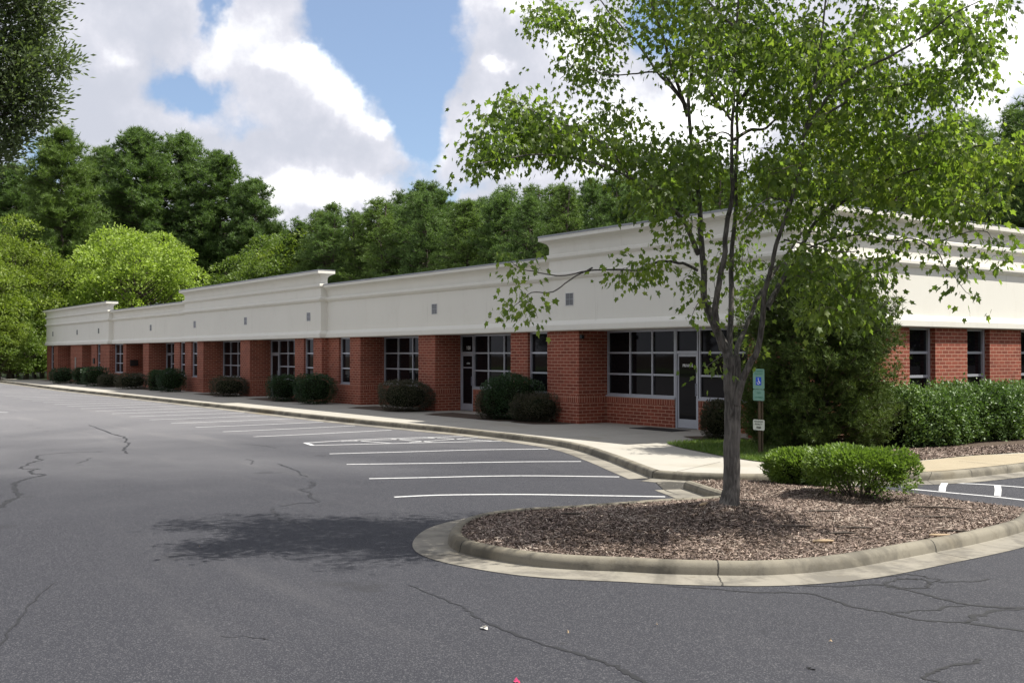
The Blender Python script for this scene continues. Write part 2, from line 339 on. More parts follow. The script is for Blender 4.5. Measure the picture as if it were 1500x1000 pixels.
def tube(pts, rad, seg=8, cap=True):
    P = np.asarray(pts, float); n = len(P); T = np.gradient(P, axis=0) if n > 2 else np.repeat((P[1] - P[0])[None], n, 0); T = nrm(T)
    ref = np.array((0.31, .17, .94)) if abs(T[0][2]) < .9 else np.array((1., .1, 0)); X = nrm(np.cross(T, ref)); Y = np.cross(T, X)
    a = np.linspace(0, 2 * math.pi, seg, endpoint=False); r = np.asarray(rad, float)
    V = P[:, None, :] + r[:, None, None] * (np.cos(a)[None, :, None] * X[:, None, :] + np.sin(a)[None, :, None] * Y[:, None, :])
    V = V.reshape(-1, 3); Fc = []
    for i in range(n - 1):
        for j in range(seg):
            k = (j + 1) % seg; Fc.append((i * seg + j, i * seg + k, (i + 1) * seg + k, (i + 1) * seg + j))
    return V, np.array(Fc)
def catmull(pts, per=6, closed=False):
    P = np.asarray(pts, float); n = len(P); out = []
    for i in range(n if closed else n - 1):
        if closed: p0, p1, p2, p3 = P[(i - 1) % n], P[i], P[(i + 1) % n], P[(i + 2) % n]
        else: p0, p1, p2, p3 = P[max(i - 1, 0)], P[i], P[i + 1], P[min(i + 2, n - 1)]
        for t in np.linspace(0, 1, per, endpoint=False):
            out.append(.5 * ((2 * p1) + (-p0 + p2) * t + (2 * p0 - 5 * p1 + 4 * p2 - p3) * t * t + (-p0 + 3 * p1 - 3 * p2 + p3) * t ** 3))
    if not closed: out.append(P[-1])
    return np.array(out)
def offset_path(P, d, closed=False):
    """shift a 2-D path to its left by d"""
    n = len(P); out = []
    for i in range(n):
        a = P[(i - 1) % n] if (closed or i > 0) else P[i]; b = P[(i + 1) % n] if (closed or i < n - 1) else P[i]
        t = b - a; t = t / (np.linalg.norm(t) + 1e-9); out.append(P[i] + d * np.array((-t[1], t[0])))
    return np.array(out)
def sweep(name, path, prof, mat, closed=False, parent=None, z0=0.0, smooth=True):
    """prof: list of (offset to the left, height)"""
    P = np.asarray(path, float); mb = MB(); lens = np.concatenate([[0], np.cumsum(np.linalg.norm(np.diff(np.vstack([P, P[:1]]), axis=0), axis=1))])
    L = [offset_path(P, o, closed) for o, z in prof]; n = len(P)
    for i in range(n if closed else n - 1):
        j = (i + 1) % n; w = 0
        for k in range(len(prof) - 1):
            w2 = w + math.hypot(prof[k + 1][0] - prof[k][0], prof[k + 1][1] - prof[k][1])
            mb.face([(*L[k][i], z0 + prof[k][1]), (*L[k][j], z0 + prof[k][1]), (*L[k + 1][j], z0 + prof[k + 1][1]), (*L[k + 1][i], z0 + prof[k + 1][1])],
                    [(lens[i], w), (lens[i + 1], w), (lens[i + 1], w2), (lens[i], w2)]); w = w2
    if not closed:
        for e in (0, n - 1): mb.face([(*L[k][e], z0 + prof[k][1]) for k in range(len(prof))])
    o = mb.build(name, mat, parent)
    w = o.modifiers.new('w', 'WELD'); w.merge_threshold = 1e-4
    if smooth:
        o.data.polygons.foreach_set('use_smooth', [True] * len(mb.f)); 
    return o
def inside(pts, poly):
    x, y = pts[:, 0], pts[:, 1]; r = np.zeros(len(pts), bool); n = len(poly); j = n - 1
    for i in range(n):
        xi, yi = poly[i]; xj, yj = poly[j]
        c = ((yi > y) != (yj > y)) & (x < (xj - xi) * (y - yi) / (yj - yi + 1e-12) + xi); r ^= c; j = i
    return r
def dist_poly(pts, poly):
    A = np.asarray(poly, float); B = np.roll(A, -1, 0); best = np.full(len(pts), 1e9)
    for a, b in zip(A, B):
        d = b - a; t = np.clip(((pts - a) @ d) / (d @ d + 1e-12), 0, 1); best = np.minimum(best, np.linalg.norm(pts - (a + t[:, None] * d), axis=1))
    return best
def sheet(name, poly, z, mat, kind='structure'):
    """flat polygon sheet, triangulated by blender"""
    me = bpy.data.meshes.new(name); me.from_pydata([(p[0], p[1], z) for p in poly], [], [tuple(range(len(poly)))]); me.materials.append(mat)
    if me.polygons[0].normal.z < 0: me.flip_normals()
    o = bpy.data.objects.new(name, me); COL.objects.link(o); o['kind'] = kind; return o
# ------------------------------------------------------------------ ground
g = MB(); g.face([(-1500, -1500, -.03), (1500, -1500, -.03), (1500, 1500, -.03), (-1500, 1500, -.03)]); tag(g.build('ground', M['soil']), kind='structure')
def strip(pts, w0, w1=None):
    pts = np.asarray(pts, float); n = len(pts); w1 = w0 if w1 is None else w1; ws = np.linspace(w0, w1, n)
    a = offset_path(pts, 1.0); d = a - pts; return pts + d * ws[:, None] / 2, pts - d * ws[:, None] / 2
sheet('parking_lot', [(-135, -34), (60, -34), (60, 40), (-12, 40), (-12, 17), (-16, 15.6), (-19, 16.7), (-26, 17.1), (-95, 17.1), (-135, 19.4)], 0.0, M['asphalt'])
sheet('lawn', [(-160, -75), (90, -75), (90, -34.0), (-160, -34.0)], -.01, M['lawn'])
sheet('verge', [(-135, 17.5), (-97, 17.0), (-97, 60), (-135, 60)], -.004, M['lawn'])
# curb line in front of the building (face at the bottom), left to right
CURB = [(-140, 19.5), (-118, 18.6), (-104, 17.2), (-94, 16.65), (-84.6, 16.45), (-70, 16.05), (-55, 16.15), (-43, 16.2), (-34, 16.15), (-29, 16.3), (-25.4, 16.55), (-21.8, 16.4), (-19.6, 15.95), (-17.3, 14.95), (-15.6, 14.1), (-14.2, 13.4)]
CURB2 = [(-14.2, 13.4), (-13.6, 13.62), G(1059, 706.5), G(1136, 707), G(1230, 706.5), G(1330, 705.5), G(1386, 703), G(1440, 698), G(1500, 691), G(1580, 679), G(1700, 663)]
cp1 = catmull(CURB, 8); cp2 = catmull(CURB2, 8)
CPROF = [(0, -.01), (.012, .09), (.03, .128), (.06, .148), (.09, .153), (.155, .153)]
c1 = sweep('front_kerb', cp1, CPROF, M['curb']); tag(c1, kind='structure')
c2 = sweep('corner_kerb', cp2, CPROF, M['curb']); tag(c2, kind='structure')
GP = [(-.43, .006), (-.02, .012), (.004, .02)]
tag(sweep('front_gutter', cp1, GP, M['gutter'], smooth=False), kind='structure'); tag(sweep('corner_gutter', cp2, GP, M['gutter'], smooth=False), kind='structure')
b1 = offset_path(cp1, .155); b2 = offset_path(cp2, .155)
def far_from(P, Q):
    A, B = Q[:-1], Q[1:]; o = []
    for p in P:
        d = B - A; t = np.clip(((p - A) * d).sum(1) / (d * d).sum(1), 0, 1); o.append(np.min(np.linalg.norm(p - A - t[:, None] * d, axis=1)) > .15)
    return P[np.array(o)]
k1 = [tuple(p) for p in far_from(b1, cp2)] + [tuple(p) for p in far_from(b2, cp1)]
walk_poly = k1 + [(b2[-1][0] + 3, 46), (-16.5, 46), (-16.5, 22.6), (-97, 22.6), (-97, 18.6), (-140, 21.6)]
sheet('walkway', walk_poly, .15, M['walk'])
# joints in the walk: thin dark grooves
jm = MB()
def groove(a, b, w=.012, z=.1535):
    A, B = strip([a, b], w); jm.face([(*A[0], z), (*A[1], z), (*B[1], z), (*B[0], z)])
for x in np.arange(-94, -19, 2.35): groove((x, 16.5), (x, 20.4))
for x in np.arange(-94, -26, 2.35): groove((x, 18.1), (x + 2.35, 18.1), .009)
groove(G(977, 693, .15), G(1055, 676, .15)); groove(G(1250, 690, .15), G(1300, 672, .15))
for a, b in (((1368, 698), (1440, 677)), ((1423, 689), (1500, 667)), ((1432, 684), (1500, 690))): pass
groove(G(1376, 697, .15), G(1330, 676, .15)); groove(G(1404, 675, .15), G(1500, 684.5, .15), z=.158); groove(G(1455, 665, .15), G(1560, 671, .15), z=.158)
tag(jm.build('walkway_joint', M['joint']), kind='structure')
TAN = [G(1318, 681, .15), G(1344, 675.5, .15), G(1428, 667, .15), G(1500, 663.5, .15), G(1700, 650, .15)]
t2 = offset_path(cp2, .17); i0 = int(np.argmin(np.linalg.norm(cp2 - np.array(G(1290, 705.7)), axis=1))); inn = t2[i0:]; to = catmull([np.array(p) for p in [G(1270, 682, .15)] + TAN], 12)
to = to[np.linspace(0, len(to) - 1, len(inn)).astype(int)]; tm = MB()
for a in range(len(inn) - 1): tm.face([(*inn[a], .1565), (*inn[a + 1], .1565), (*to[a + 1], .1565), (*to[a], .1565)])
tag(tm.build('tan_walkway', M['walk_tan']), kind='structure')
bedA = [G(1120, 668, .15), G(1150, 678, .15), G(1230, 680, .15), G(1318, 679.5, .15), G(1344, 674, .15), G(1428, 666, .15), G(1500, 662, .15), (G(1700, 650, .15)), (-16.75, 44), (-16.75, 20.5), (-19.2, 20.4), (-19.6, 19.6)]
sheet('mulch_bed', bedA, .162, M['mulch'])
GRASS = [G(977, 650, .15), G(1000, 656.5, .15), G(1030, 662.5, .15), G(1060, 668.5, .15), G(1100, 674.5, .15), G(1140, 679.5, .15), G(1165, 676, .15), G(1150, 655, .15), G(1080, 645, .15), G(1020, 646.5, .15)]
sheet('grass_patch', GRASS, .165, M['lawn'])
def poly_points(poly, n):
    A = np.array(poly); lo, hi = A.min(0), A.max(0); out = np.zeros((0, 2))
    while len(out) < n:
        p = rng.uniform(lo, hi, (n * 2, 2)); out = np.vstack([out, p[inside(p, A)]])
    return out[:n]
def blades(name, poly, n, h, z):
    p = poly_points(poly, n); N = rng.normal(size=(n, 3)) * .45; N[:, 2] = 1
    V, Fc = scatter([(-.5, 0, 0), (.5, 0, 0), (.1, 1, .2)], [(0, 1, 2)], np.column_stack([p, np.full(n, z)]), frames(N), np.column_stack([np.full(n, .018), rng.uniform(.5, 1.2, n) * h, np.full(n, h)]))
    return tag(np_mesh(name, V, Fc, M['grass']), kind='stuff')
tag(blades('grass', GRASS, 9000, .10, .16), 'uneven green grass by the accessible parking sign', 'grass')
# ------------------------------------------------------------------ markings
ml = MB(); 
def line(pts, w=.1, z=.004):
    P = catmull([G(*p) for p in pts], 5) if len(pts) > 2 else np.array([G(*p) for p in pts]); A, B = strip(P, w)
    for i in range(len(P) - 1): ml.face([(*A[i], z), (*A[i + 1], z), (*B[i + 1], z), (*B[i], z)])
line([(578, 727.5), (647, 724.5), (760, 723.6), (860, 725), (974, 727)]); line([(541, 700.6), (620, 699), (720, 696.8), (800, 696.5), (907, 698)])
line([(508, 679.7), (640, 678), (760, 676), (851, 675.5)]); line([(483, 664.3), (590, 661.5), (700, 658.5), (803, 657.3)])
line([(447, 648.5), (520, 644), (590, 641.3), (693, 638.3)]); line([(458, 652), (580, 649), (700, 646.3), (776, 645)])
line([(447, 648.2), (459, 652.2)], .12, .006)
for a, b in (((520, 645), (573, 649.2)), ((573, 642.7), (633, 647.7)), ((627, 640.9), (720, 645.6)), ((500, 646.5), (640, 641.5)), ((600, 648), (700, 640.5))): line([a, b], .08, .008)
for x in np.arange(-27.9, -75, -2.335):
    sk = random.uniform(-.1, .1); A = [(x, 11.35), (x + .05, 13), (x + sk, 15.72)]
    a, b = strip(catmull(A, 3), .1)
    for i in range(len(a) - 1): ml.face([(*a[i], .004), (*a[i + 1], .004), (*b[i + 1], .004), (*b[i], .004)])
line([(1387, 706.8), (1440, 709), (1500, 713.4), (1560, 718)], .09); line([(1325, 715), (1400, 722), (1450, 726.5), (1500, 732), (1570, 740)], .09)
for q_ in ([(1374, 719.2), (1384, 719.9), (1385, 713), (1388, 707.5), (1378, 707.2), (1374.5, 713)], [(1455, 725.8), (1465, 727), (1466, 718), (1465, 711.2), (1455.2, 710.6), (1456, 718)]):
    ml.face([(*G(*p), .009) for p in q_])
for x in np.arange(-40, -110, -2.6):       # opposite row of stalls, seen as short dashes at far left
    if x < -70: ml.face([(x, -2.2, .004), (x + .1, -2.2, .004), (x + .1, -7, .004), (x, -7, .004)])
line([(-30, 602), (12, 604)], .1)
tag(ml.build('parking_line', M['line']), kind='structure')
mc = MB()
def crack(pts, w0=.03, w1=.03, z=.003, jit=.035):
    P = catmull([G(*p) for p in pts], 7); r = random.Random(len(pts) * 7 + int(pts[0][0])); Q = []
    for i, p in enumerate(P): Q.append(p + np.array((r.gauss(0, jit), r.gauss(0, jit))) * .6)
    Q = np.array(Q); n = len(Q); t = offset_path(Q, 1.0) - Q; ws = np.linspace(w0, w1, n) * np.array([r.uniform(.5, 1.5) for _ in range(n)]); ws[0] *= .2; ws[-1] *= .2
    A = Q + t * ws[:, None] / 2; B = Q - t * ws[:, None] / 2
    for i in range(n - 1): mc.face([(*A[i], z), (*A[i + 1], z), (*B[i + 1], z), (*B[i], z)])
crack([(600, 856), (640, 872), (680, 888), (700, 903), (740, 921), (790, 940), (850, 957), (900, 974), (940, 995), (965, 1012)], .02, .045, .003, .014)
crack([(975, 857), (1050, 862), (1100, 866), (1180, 868), (1210, 875), (1250, 888), (1300, 896), (1350, 907), (1415, 911), (1500, 923), (1560, 930)], .02, .05, .003, .014)
crack([(1300, 896), (1350, 893), (1410, 886), (1480, 890)], .02, .03); crack([(1160, 855), (1220, 858), (1290, 855), (1340, 866), (1380, 876), (1425, 885), (1500, 889), (1560, 891)], .03, .05, .0035, .014)
crack([(1290, 856), (1315, 847), (1345, 847), (1362, 853), (1345, 860), (1310, 860), (1294, 856)], .03, .03, .0032); crack([(1420, 911), (1425, 902), (1475, 891), (1510, 888)], .06, .03)
crack([(1245, 850), (1315, 841), (1350, 843), (1390, 851), (1450, 847)], .03, .02); crack([(1380, 1005), (1372, 996), (1350, 991), (1370, 980), (1400, 971), (1425, 969), (1431, 963)], .02, .04, .003, .01)
crack([(3, 743), (10, 735), (30, 725), (23, 718), (27, 707), (43, 700), (67, 695), (50, 693), (45, 690), (55, 686), (33, 686), (43, 678), (62, 673), (55, 670), (62, 666), (93, 663), (150, 661)], .09, .03)
crack([(130, 622), (165, 635), (177, 638), (187, 643), (183, 647), (190, 649), (183, 658), (187, 664)], .05, .05)
crack([(408, 679), (422, 684), (437, 690), (442, 694), (452, 698)], .04, .03); crack([(452, 705), (460, 707), (458, 713), (443, 716), (457, 722), (452, 726), (467, 734), (433, 737), (415, 741)], .05, .04)
crack([(398, 743), (405, 752), (417, 760), (440, 766), (462, 776)], .05, .03); crack([(360, 650), (390, 653), (405, 656)], .03, .02); crack([(362, 672), (372, 675), (366, 680)], .03, .02)
crack([(110, 679), (125, 675), (135, 670)], .03, .02); crack([(320, 930), (380, 932), (388, 934)], .006, .01); crack([(1180, 975), (1186, 978), (1192, 980)], .01, .015)
crack([(85, 850), (60, 870), (30, 905), (-5, 950)], .012, .02, .003, .02)
tag(mc.build('asphalt_crack', M['crack']), kind='structure')
# ------------------------------------------------------------------ island
ISL = [(1515, 766), (1500, 779), (1433, 797), (1333, 817), (1233, 835), (1123, 844), (1000, 843), (920, 839), (848, 836), (776, 830), (704, 818), (668, 808), (656, 797), (661, 784), (678, 773), (712, 764), (760, 758), (812, 755), (870, 751), (960, 744), (1030, 740), (1060, 737)]
ISLB = [(1060, 737), (1030, 727), (1000, 716.5)]
ISLC = [(1000, 713.5), (1060, 712), (1140, 713), (1200, 717), (1280, 725), (1330, 731), (1386, 739), (1425, 745), (1464, 750), (1498, 754), (1513, 758)]
pa = catmull([G(*p) for p in ISL], 6); pb = np.array([G(*p) for p in ISLB]); pc = catmull([G(*p) for p in ISLC], 5)
ring = np.vstack([pa, pb[1:], pc])            # clockwise or not: find the inward side
cen = np.array(G(1080, 780)); area = .5 * np.sum(ring[:, 0] * np.roll(ring[:, 1], -1) - np.roll(ring[:, 0], -1) * ring[:, 1]); SG = 1 if area > 0 else -1
def flip(pr): return [(o * SG, z) for o, z in pr]
IPROF = [(0, -.01), (.012, .085), (.035, .125), (.075, .148), (.12, .150), (.165, .140), (.175, .06)]
fr = np.vstack([catmull([G(1640, 735), G(1560, 757)] + [G(*p) for p in ISL[1:16]], 6)]) if False else pa
tag(sweep('island_kerb', pa, flip(IPROF), M['curb']), kind='structure')
tag(sweep('island_back_kerb', pb, flip(IPROF), M['curb'], smooth=False), kind='structure')
tag(sweep('island_side_kerb', pc[15:], flip([(0, -.01), (.01, .06), (.03, .075), (.12, .078), (.15, .05)]), M['curb']), kind='structure')
gu = catmull([G(*p) for p in ISL[:17]], 6)
tag(sweep('island_gutter', gu, flip([(-.42, .006), (-.02, .014), (.006, .02)]), M['gutter'], smooth=False), kind='structure')
tag(sweep('island_back_gutter', pb, flip([(-.5, .006), (-.02, .014), (.006, .02)]), M['gutter'], smooth=False), kind='structure')
sheet('gutter_apron', [G(974, 719), G(1004, 728), G(1052, 738), G(1050, 728), G(1003, 714), G(1140, 713), G(1140, 708), G(1000, 705), G(960, 706)], .009, M['gutter'])
TREE_XY = np.array(W((1069 - 750) / F_PX * 13.6, 13.6))
def mound_h(p):
    d = dist_poly(p, ring); t = np.clip((d - .1) / 1.9, 0, 1); t = t * t * (3 - 2 * t); r = np.linalg.norm(p - TREE_XY, axis=1)
    rr = np.array(G(1420, 765)); flat = np.clip(np.linalg.norm(p - rr, axis=1) / 5.0, .3, 1)
    return .115 + .15 * t * flat + .12 * np.exp(-(r / 1.1) ** 2) * t + .012 * np.sin(p[:, 0] * 3.1) * np.sin(p[:, 1] * 2.7) * t
def build_mound():
    lo, hi = ring.min(0), ring.max(0); st = .11; xs = np.arange(lo[0] - st, hi[0] + st, st); ys = np.arange(lo[1] - st, hi[1] + st, st)
    X, Y = np.meshgrid(xs, ys, indexing='ij'); p = np.column_stack([X.ravel(), Y.ravel()]); ins = inside(p, ring); d = dist_poly(p, ring)
    z = mound_h(p) + rng.normal(0, .006, len(p)); ok = (ins & (d > .06)).reshape(X.shape); V = np.column_stack([p, z]); ny = len(ys); Fc = []
    for i in range(len(xs) - 1):
        for j in range(ny - 1):
            if ok[i, j] and ok[i + 1, j] and ok[i, j + 1] and ok[i + 1, j + 1]: Fc.append((i * ny + j, (i + 1) * ny + j, (i + 1) * ny + j + 1, i * ny + j + 1))
    return tag(np_mesh('island_ground', V, Fc, M['mulch'], smooth=True), kind='structure')
build_mound()
def chips(name, poly, n, zf, smin, smax, label, keep=.12):
    p = poly_points(poly, n); 
    if keep: p = p[dist_poly(p, poly) > keep]
    n = len(p); z = zf(p); N = rng.normal(size=(n, 3)); N[:, 2] *= .28; up = rng.normal(size=(n, 3)) * .35 + np.array((0, 0, 1))
    L = rng.uniform(smin, smax, n); S = np.column_stack([L * rng.uniform(.08, .24, n), L, L])
    V, Fc = scatter([(-.5, -.5, 0), (.5, -.4, .03), (.3, .5, -.02), (-.4, .45, .04)], [(0, 1, 2, 3)], np.column_stack([p, z + rng.uniform(.002, .02, n)]), frames(N, up), S)
    return tag(np_mesh(name, V, Fc, M['chip']), label, 'mulch', None, 'stuff')
chips('mulch_chips', ring, 90000, mound_h, .025, .078, 'brown wood mulch covering the kerbed island')
bedF = [G(1300, 679, .15), G(1344, 674.5, .15), G(1428, 666.5, .15), G(1500, 662.5, .15), G(1560, 658, .15), G(1500, 652, .15), G(1400, 656, .15), G(1290, 660, .15)]
chips('bed_mulch_chips', bedF, 9000, lambda p: np.full(len(p), .165), .05, .12, 'pale mulch in front of the long hedge', 0)
# ------------------------------------------------------------------ building
B = empty('office_building', (0, 0, .15), 'long single storey brick office building with cream stucco parapet', 'building')
ZB, ZT = 0.0, 2.85
def pier(x0, x1, y0, y1, name='brick_pier'):
    m = MB(); m.box(x0, x1, y0, y1, -.1, .65, 0); m.box(x0 - .0, x1 + .0, y0 - .004, y1, .65, .853, 1); m.box(x0, x1, y0, y1, .853, ZT, 0)
    return m.build(name, [M['brick'], M['soldier']], B)
def window(x0, x1, yf, cols, z0=.87, z1=2.85, sill=True, door=None, glassmat=None, mull=None):
    """aluminium grid window facing -Y at depth yf; rows at the heights seen in the photo"""
    m = MB(); w = .055; d0, d1 = yf, yf + .12
    xs = mull if mull else [x0 + (x1 - x0) * i / cols for i in range(cols + 1)]
    m.box(x0, x0 + w, d0, d1, z0, z1); m.box(x1 - w, x1, d0, d1, z0, z1)
    m.box(x0 + w, x1 - w, d0, d1, z1 - w, z1); m.box(x0 + w, x1 - w, d0, d1, z0, z0 + w)
    for x in xs[1:-1]: m.box(x - w / 2, x + w / 2, d0 + .004, d1, z0 + w, z1 - w)
    for z in (1.52, 2.17):
        if z > z0: 
            e = [x0 + w] + [v for x in xs[1:-1] for v in (x - w / 2, x + w / 2)] + [x1 - w]
            for i in range(0, len(e), 2): m.box(e[i], e[i + 1], d0 + .008, d1, z - w / 2, z + w / 2)
    f = m.build('window', M['alum'], B)
    gm = MB(); gm.box(x0 + .01, x1 - .01, yf + .06, yf + .08, z0 + .01, z1 - .01); gm.build('pane', glassmat or M['glass'], f)
    if sill:
        s = MB(); s.box(x0 - .02, x1 + .02, yf - .05, yf + .1, z0 - .045, z0 - .002); s.build('sill', M['alum'], f)
    return f
def door(x0, x1, yf, label=None, text=None, handle='right'):
    o = bpy.data.objects.new('door', None); COL.objects.link(o); o.parent = B
    if label: o['label'] = label
    m = MB(); w = .06; z1 = 2.17
    m.box(x0, x0 + .045, yf - .01, yf + .13, 0, 2.85); m.box(x1 - .045, x1, yf - .01, yf + .13, 0, 2.85); m.box(x0 + .045, x1 - .045, yf - .006, yf + .12, z1 - .03, z1 + .05); m.box(x0 + .045, x1 - .045, yf - .006, yf + .12, 2.79, 2.85)
    m.build('door_frame', M['alum'], o)
    a, b = x0 + .05, x1 - .05; k = MB()
    k.box(a, a + w, yf + .02, yf + .07, .02, 2.135); k.box(b - w, b, yf + .02, yf + .07, .02, 2.135); k.box(a + w, b - w, yf + .022, yf + .07, .02, .27); k.box(a + w, b - w, yf + .022, yf + .07, 2.06, 2.135)
    k.build('door_leaf', M['alum'], o)
    gm = MB(); gm.box(a + w, b - w, yf + .04, yf + .05, .27, 2.06); gm.box(a, b, yf + .05, yf + .06, 2.22, 2.79); gm.build('glass', M['glass'], o)
    h = MB(); hx = b - w * .5 if handle == 'right' else a + w * .5
    h.box(hx - .012, hx + .012, yf - .04, yf - .015, .95, 1.3); h.box(hx - .01, hx + .01, yf - .018, yf + .02, .97, .99); h.box(hx - .01, hx + .01, yf - .018, yf + .02, 1.26, 1.28); h.build('handle', M['alum_dark'], o)
    return o
def text(parent, name, s, x, y, z, size, mat=None, rx=90, rz=0, ext=.001, bold=.0):
    c = bpy.data.curves.new(name, 'FONT'); c.body = s; c.size = size; c.align_x = 'CENTER'; c.align_y = 'CENTER'; c.extrude = ext; c.offset = bold
    c.materials.append(mat or M['letter']); t = bpy.data.objects.new('t', c); COL.objects.link(t); bpy.context.view_layer.update(); me = bpy.data.meshes.new_from_object(t.evaluated_get(bpy.context.evaluated_depsgraph_get())); bpy.data.objects.remove(t)
    o = bpy.data.objects.new(name, me); COL.objects.link(o); o.parent = parent; o.location = (x, y, z); o.rotation_euler = (R(rx), 0, R(rz)); return o
H, L = 20.6, 20.9
def facade(secs):
    for F, items in secs:
        for it in items:
            k, x0, x1 = it[:3]
            if k == 'p': pier(x0, x1, F, F + 1.4)
            elif k == 'w':
                window(x0, x1, F + .1, it[3] if len(it) > 3 else 1, glassmat=M['blue_glass'] if False else None)
                m = MB(); m.box(x0, x1, F + .002, F + 1.3, -.1, .65); m.box(x0, x1, F - .002, F + 1.3, .65, .825, 1); m.box(x0, x1, F + .24, F + 1.3, .825, ZT, 0); m.build('window_apron', [M['brick'], M['soldier']], B)
facade([
    (H, [('p', -95.9, -94.6), ('w', -94.6, -93.4), ('p', -93.4, -92.0), ('p', -87.8, -84.3), ('p', -81.6, -80.1), ('w', -80.1, -79.15), ('p', -79.15, -76.8)]),
    (L, [('w', -76.8, -74.5, 2), ('p', -74.5, -73.8), ('p', -70.0, -68.8), ('p', -63.8, -62.8), ('w', -62.8, -61.85), ('p', -61.85, -60.9)]),
    (H, [('p', -60.9, -59.9), ('w', -59.9, -58.9), ('p', -58.9, -57.9), ('p', -52.45, -51.17), ('p', -45.74, -44.77), ('w', -44.77, -43.76), ('p', -43.76, -42.9)]),
    (L, [('p', -42.9, -41.83), ('w', -41.83, -40.79), ('p', -40.79, -39.83), ('p', -35.08, -33.86), ('p', -29.02, -28.06), ('w', -28.06, -27.0), ('p', -27.0, -26.5)]),
    (H, [('p', -26.5, -25.04), ('p', -18.3, -16.8)])])
def recess(x0, x1, yr, spec):
    """spec: list of ('win', x0, x1, mullions) / ('door', x0, x1, label)"""
    for s in spec:
        if s[0] == 'win':
            window(s[1], s[2], yr + .03, 1, mull=s[3])
            m = MB(); m.box(s[1], s[2], yr, yr + .3, -.1, .65); m.box(s[1], s[2], yr - .004, yr + .3, .65, .825, 1); m.build('window_apron', [M['brick'], M['soldier']], B)
        elif s[0] == 'door': door(s[1], s[2], yr + .03, s[3], handle=s[4] if len(s) > 4 else 'right')
        elif s[0] == 'wall': 
            m = MB(); m.box(s[1], s[2], yr, yr + .3, -.1, ZT); m.build('recess_wall', M['brick'], B)
recess(-92, -87.8, 21.7, [('wall', -92, -87.8)]); recess(-84.3, -81.6, 21.7, [('wall', -84.3, -81.6)])
recess(-73.8, -70, 22, [('wall', -73.8, -70)])
recess(-68.8, -63.8, 22, [('door', -68.8, -67.8, 'glass door in aluminium frame at the far recessed entrance'), ('win', -67.8, -63.8, [-67.8, -66.8, -65.8, -64.8, -63.8])])
recess(-57.9, -52.45, 21.7, [('win', -57.9, -52.45, [-57.9, -56.8, -55.7, -54.6, -53.5, -52.45])])
recess(-51.17, -45.74, 21.7, [('door', -51.17, -50.2, 'glass door in aluminium frame at the middle recessed entrance'), ('win', -50.2, -45.74, [-50.2, -49.1, -48.0, -46.9, -45.74])])
recess(-39.83, -35.08, 22, [('win', -39.83, -35.08, [-39.83, -38.65, -37.45, -36.25, -35.08])])
recess(-33.86, -29.02, 22, [('door', -33.84, -32.98, 'glass door with white number 108 in the pane above'), ('win', -32.96, -29.02, [-32.96, -32.0, -31.0, -30.0, -29.02])])
recess(-25.04, -18.3, 21.7, [('win', -25.02, -22.04, [-25.02, -23.98, -23.01, -22.04]), ('door', -22.02, -21.12, 'aluminium glass door with the word PRIVATE'), ('win', -21.1, -18.3, [-21.1, -19.9, -19.1, -18.3])])
doors = [o for o in B.children if o.name.startswith('door')]
for o in doors:
    if 'PRIVATE' in o.get('label', ''): text(o, 'lettering', 'PRIVATE', -21.57, 21.7 + .065, 1.80, .11, bold=.003)
    if '108' in o.get('label', ''):
        text(o, 'door_number', '108', -33.38, 22 + .072, 2.36, .2, bold=.001); text(o, 'lettering', 'OPEN', -33.38, 22.066, 1.78, .09)
        s = MB(); s.box(-33.72, -33.1, 22.055, 22.075, 1.60, 1.645); s.build('push_bar', M['alum'], o)
# end facade, facing +X
for (y0, y1) in ((20.6 + .0, 25.3), (26.5, 28.07), (29.24, 30.95), (32.1, 33.8), (35, 46)):
    m = MB(); a = y0 if y0 > 21 else 21.95
    m.box(-18.2, -16.8, a, y1, -.1, .65, 0); m.box(-18.2, -16.796, a, y1, .65, .853, 1); m.box(-18.2, -16.8, a, y1, .853, ZT, 0); m.build('brick_pier', [M['brick'], M['soldier']], B)
for (y0, y1) in ((25.3, 26.5), (28.07, 29.24), (30.95, 32.1), (33.8, 35)):
    m = MB(); X = -16.98; w = .055
    m.box(X - .1, X, y0, y0 + w, .87, 2.85); m.box(X - .1, X + .02, y1 - w - .03, y1, .87, 2.85); m.box(X - .1, X, y0 + w, y1 - w - .03, 2.79, 2.85); m.box(X - .1, X, y0 + w, y1 - w - .03, .87, .93)
    for z in (1.52, 2.17): m.box(X - .1, X - .004, y0 + w, y1 - w - .03, z - .035, z + .035)
    f = m.build('window', M['alum'], B); gm = MB(); gm.box(X - .07, X - .05, y0 + .01, y1 - .01, .88, 2.84); gm.build('pane', M['glass'], f)
    a = MB(); a.box(-17.9, -16.81, y0, y1, -.1, .84); a.box(-18.0, -17.12, y0, y1, .84, ZT); a.build('window_apron', M['brick'], B)
m = MB(); m.box(-95.8, -18.25, 22.3, 40, -.1, 2.86); m.build('core_wall', M['brick'], B)
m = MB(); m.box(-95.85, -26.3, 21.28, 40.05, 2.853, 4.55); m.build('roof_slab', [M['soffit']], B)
m = MB(); m.box(-95.8, -26.4, 21.5, 40, 4.56, 4.7); m.build('roof', [M['roof']], B)
PH = [(-.06, 2.853), (.10, 2.855), (.12, 2.88), (.12, 3.03), (.10, 3.07), (.03, 3.15), (0, 3.17), (0, 4.44), (.035, 4.46), (.075, 4.50), (.11, 4.55), (.11, 4.62), (.085, 4.645), (.0, 4.67), (0, 5.04), (.03, 5.07), (.075, 5.10), (.105, 5.14), (.105, 5.22), (.08, 5.24), (0, 5.26),
      (0, 5.46), (.015, 5.52), (.06, 5.59), (.14, 5.64), (.22, 5.67), (.25, 5.69), (.25, 5.79), (.235, 5.83), (.0, 5.84)]
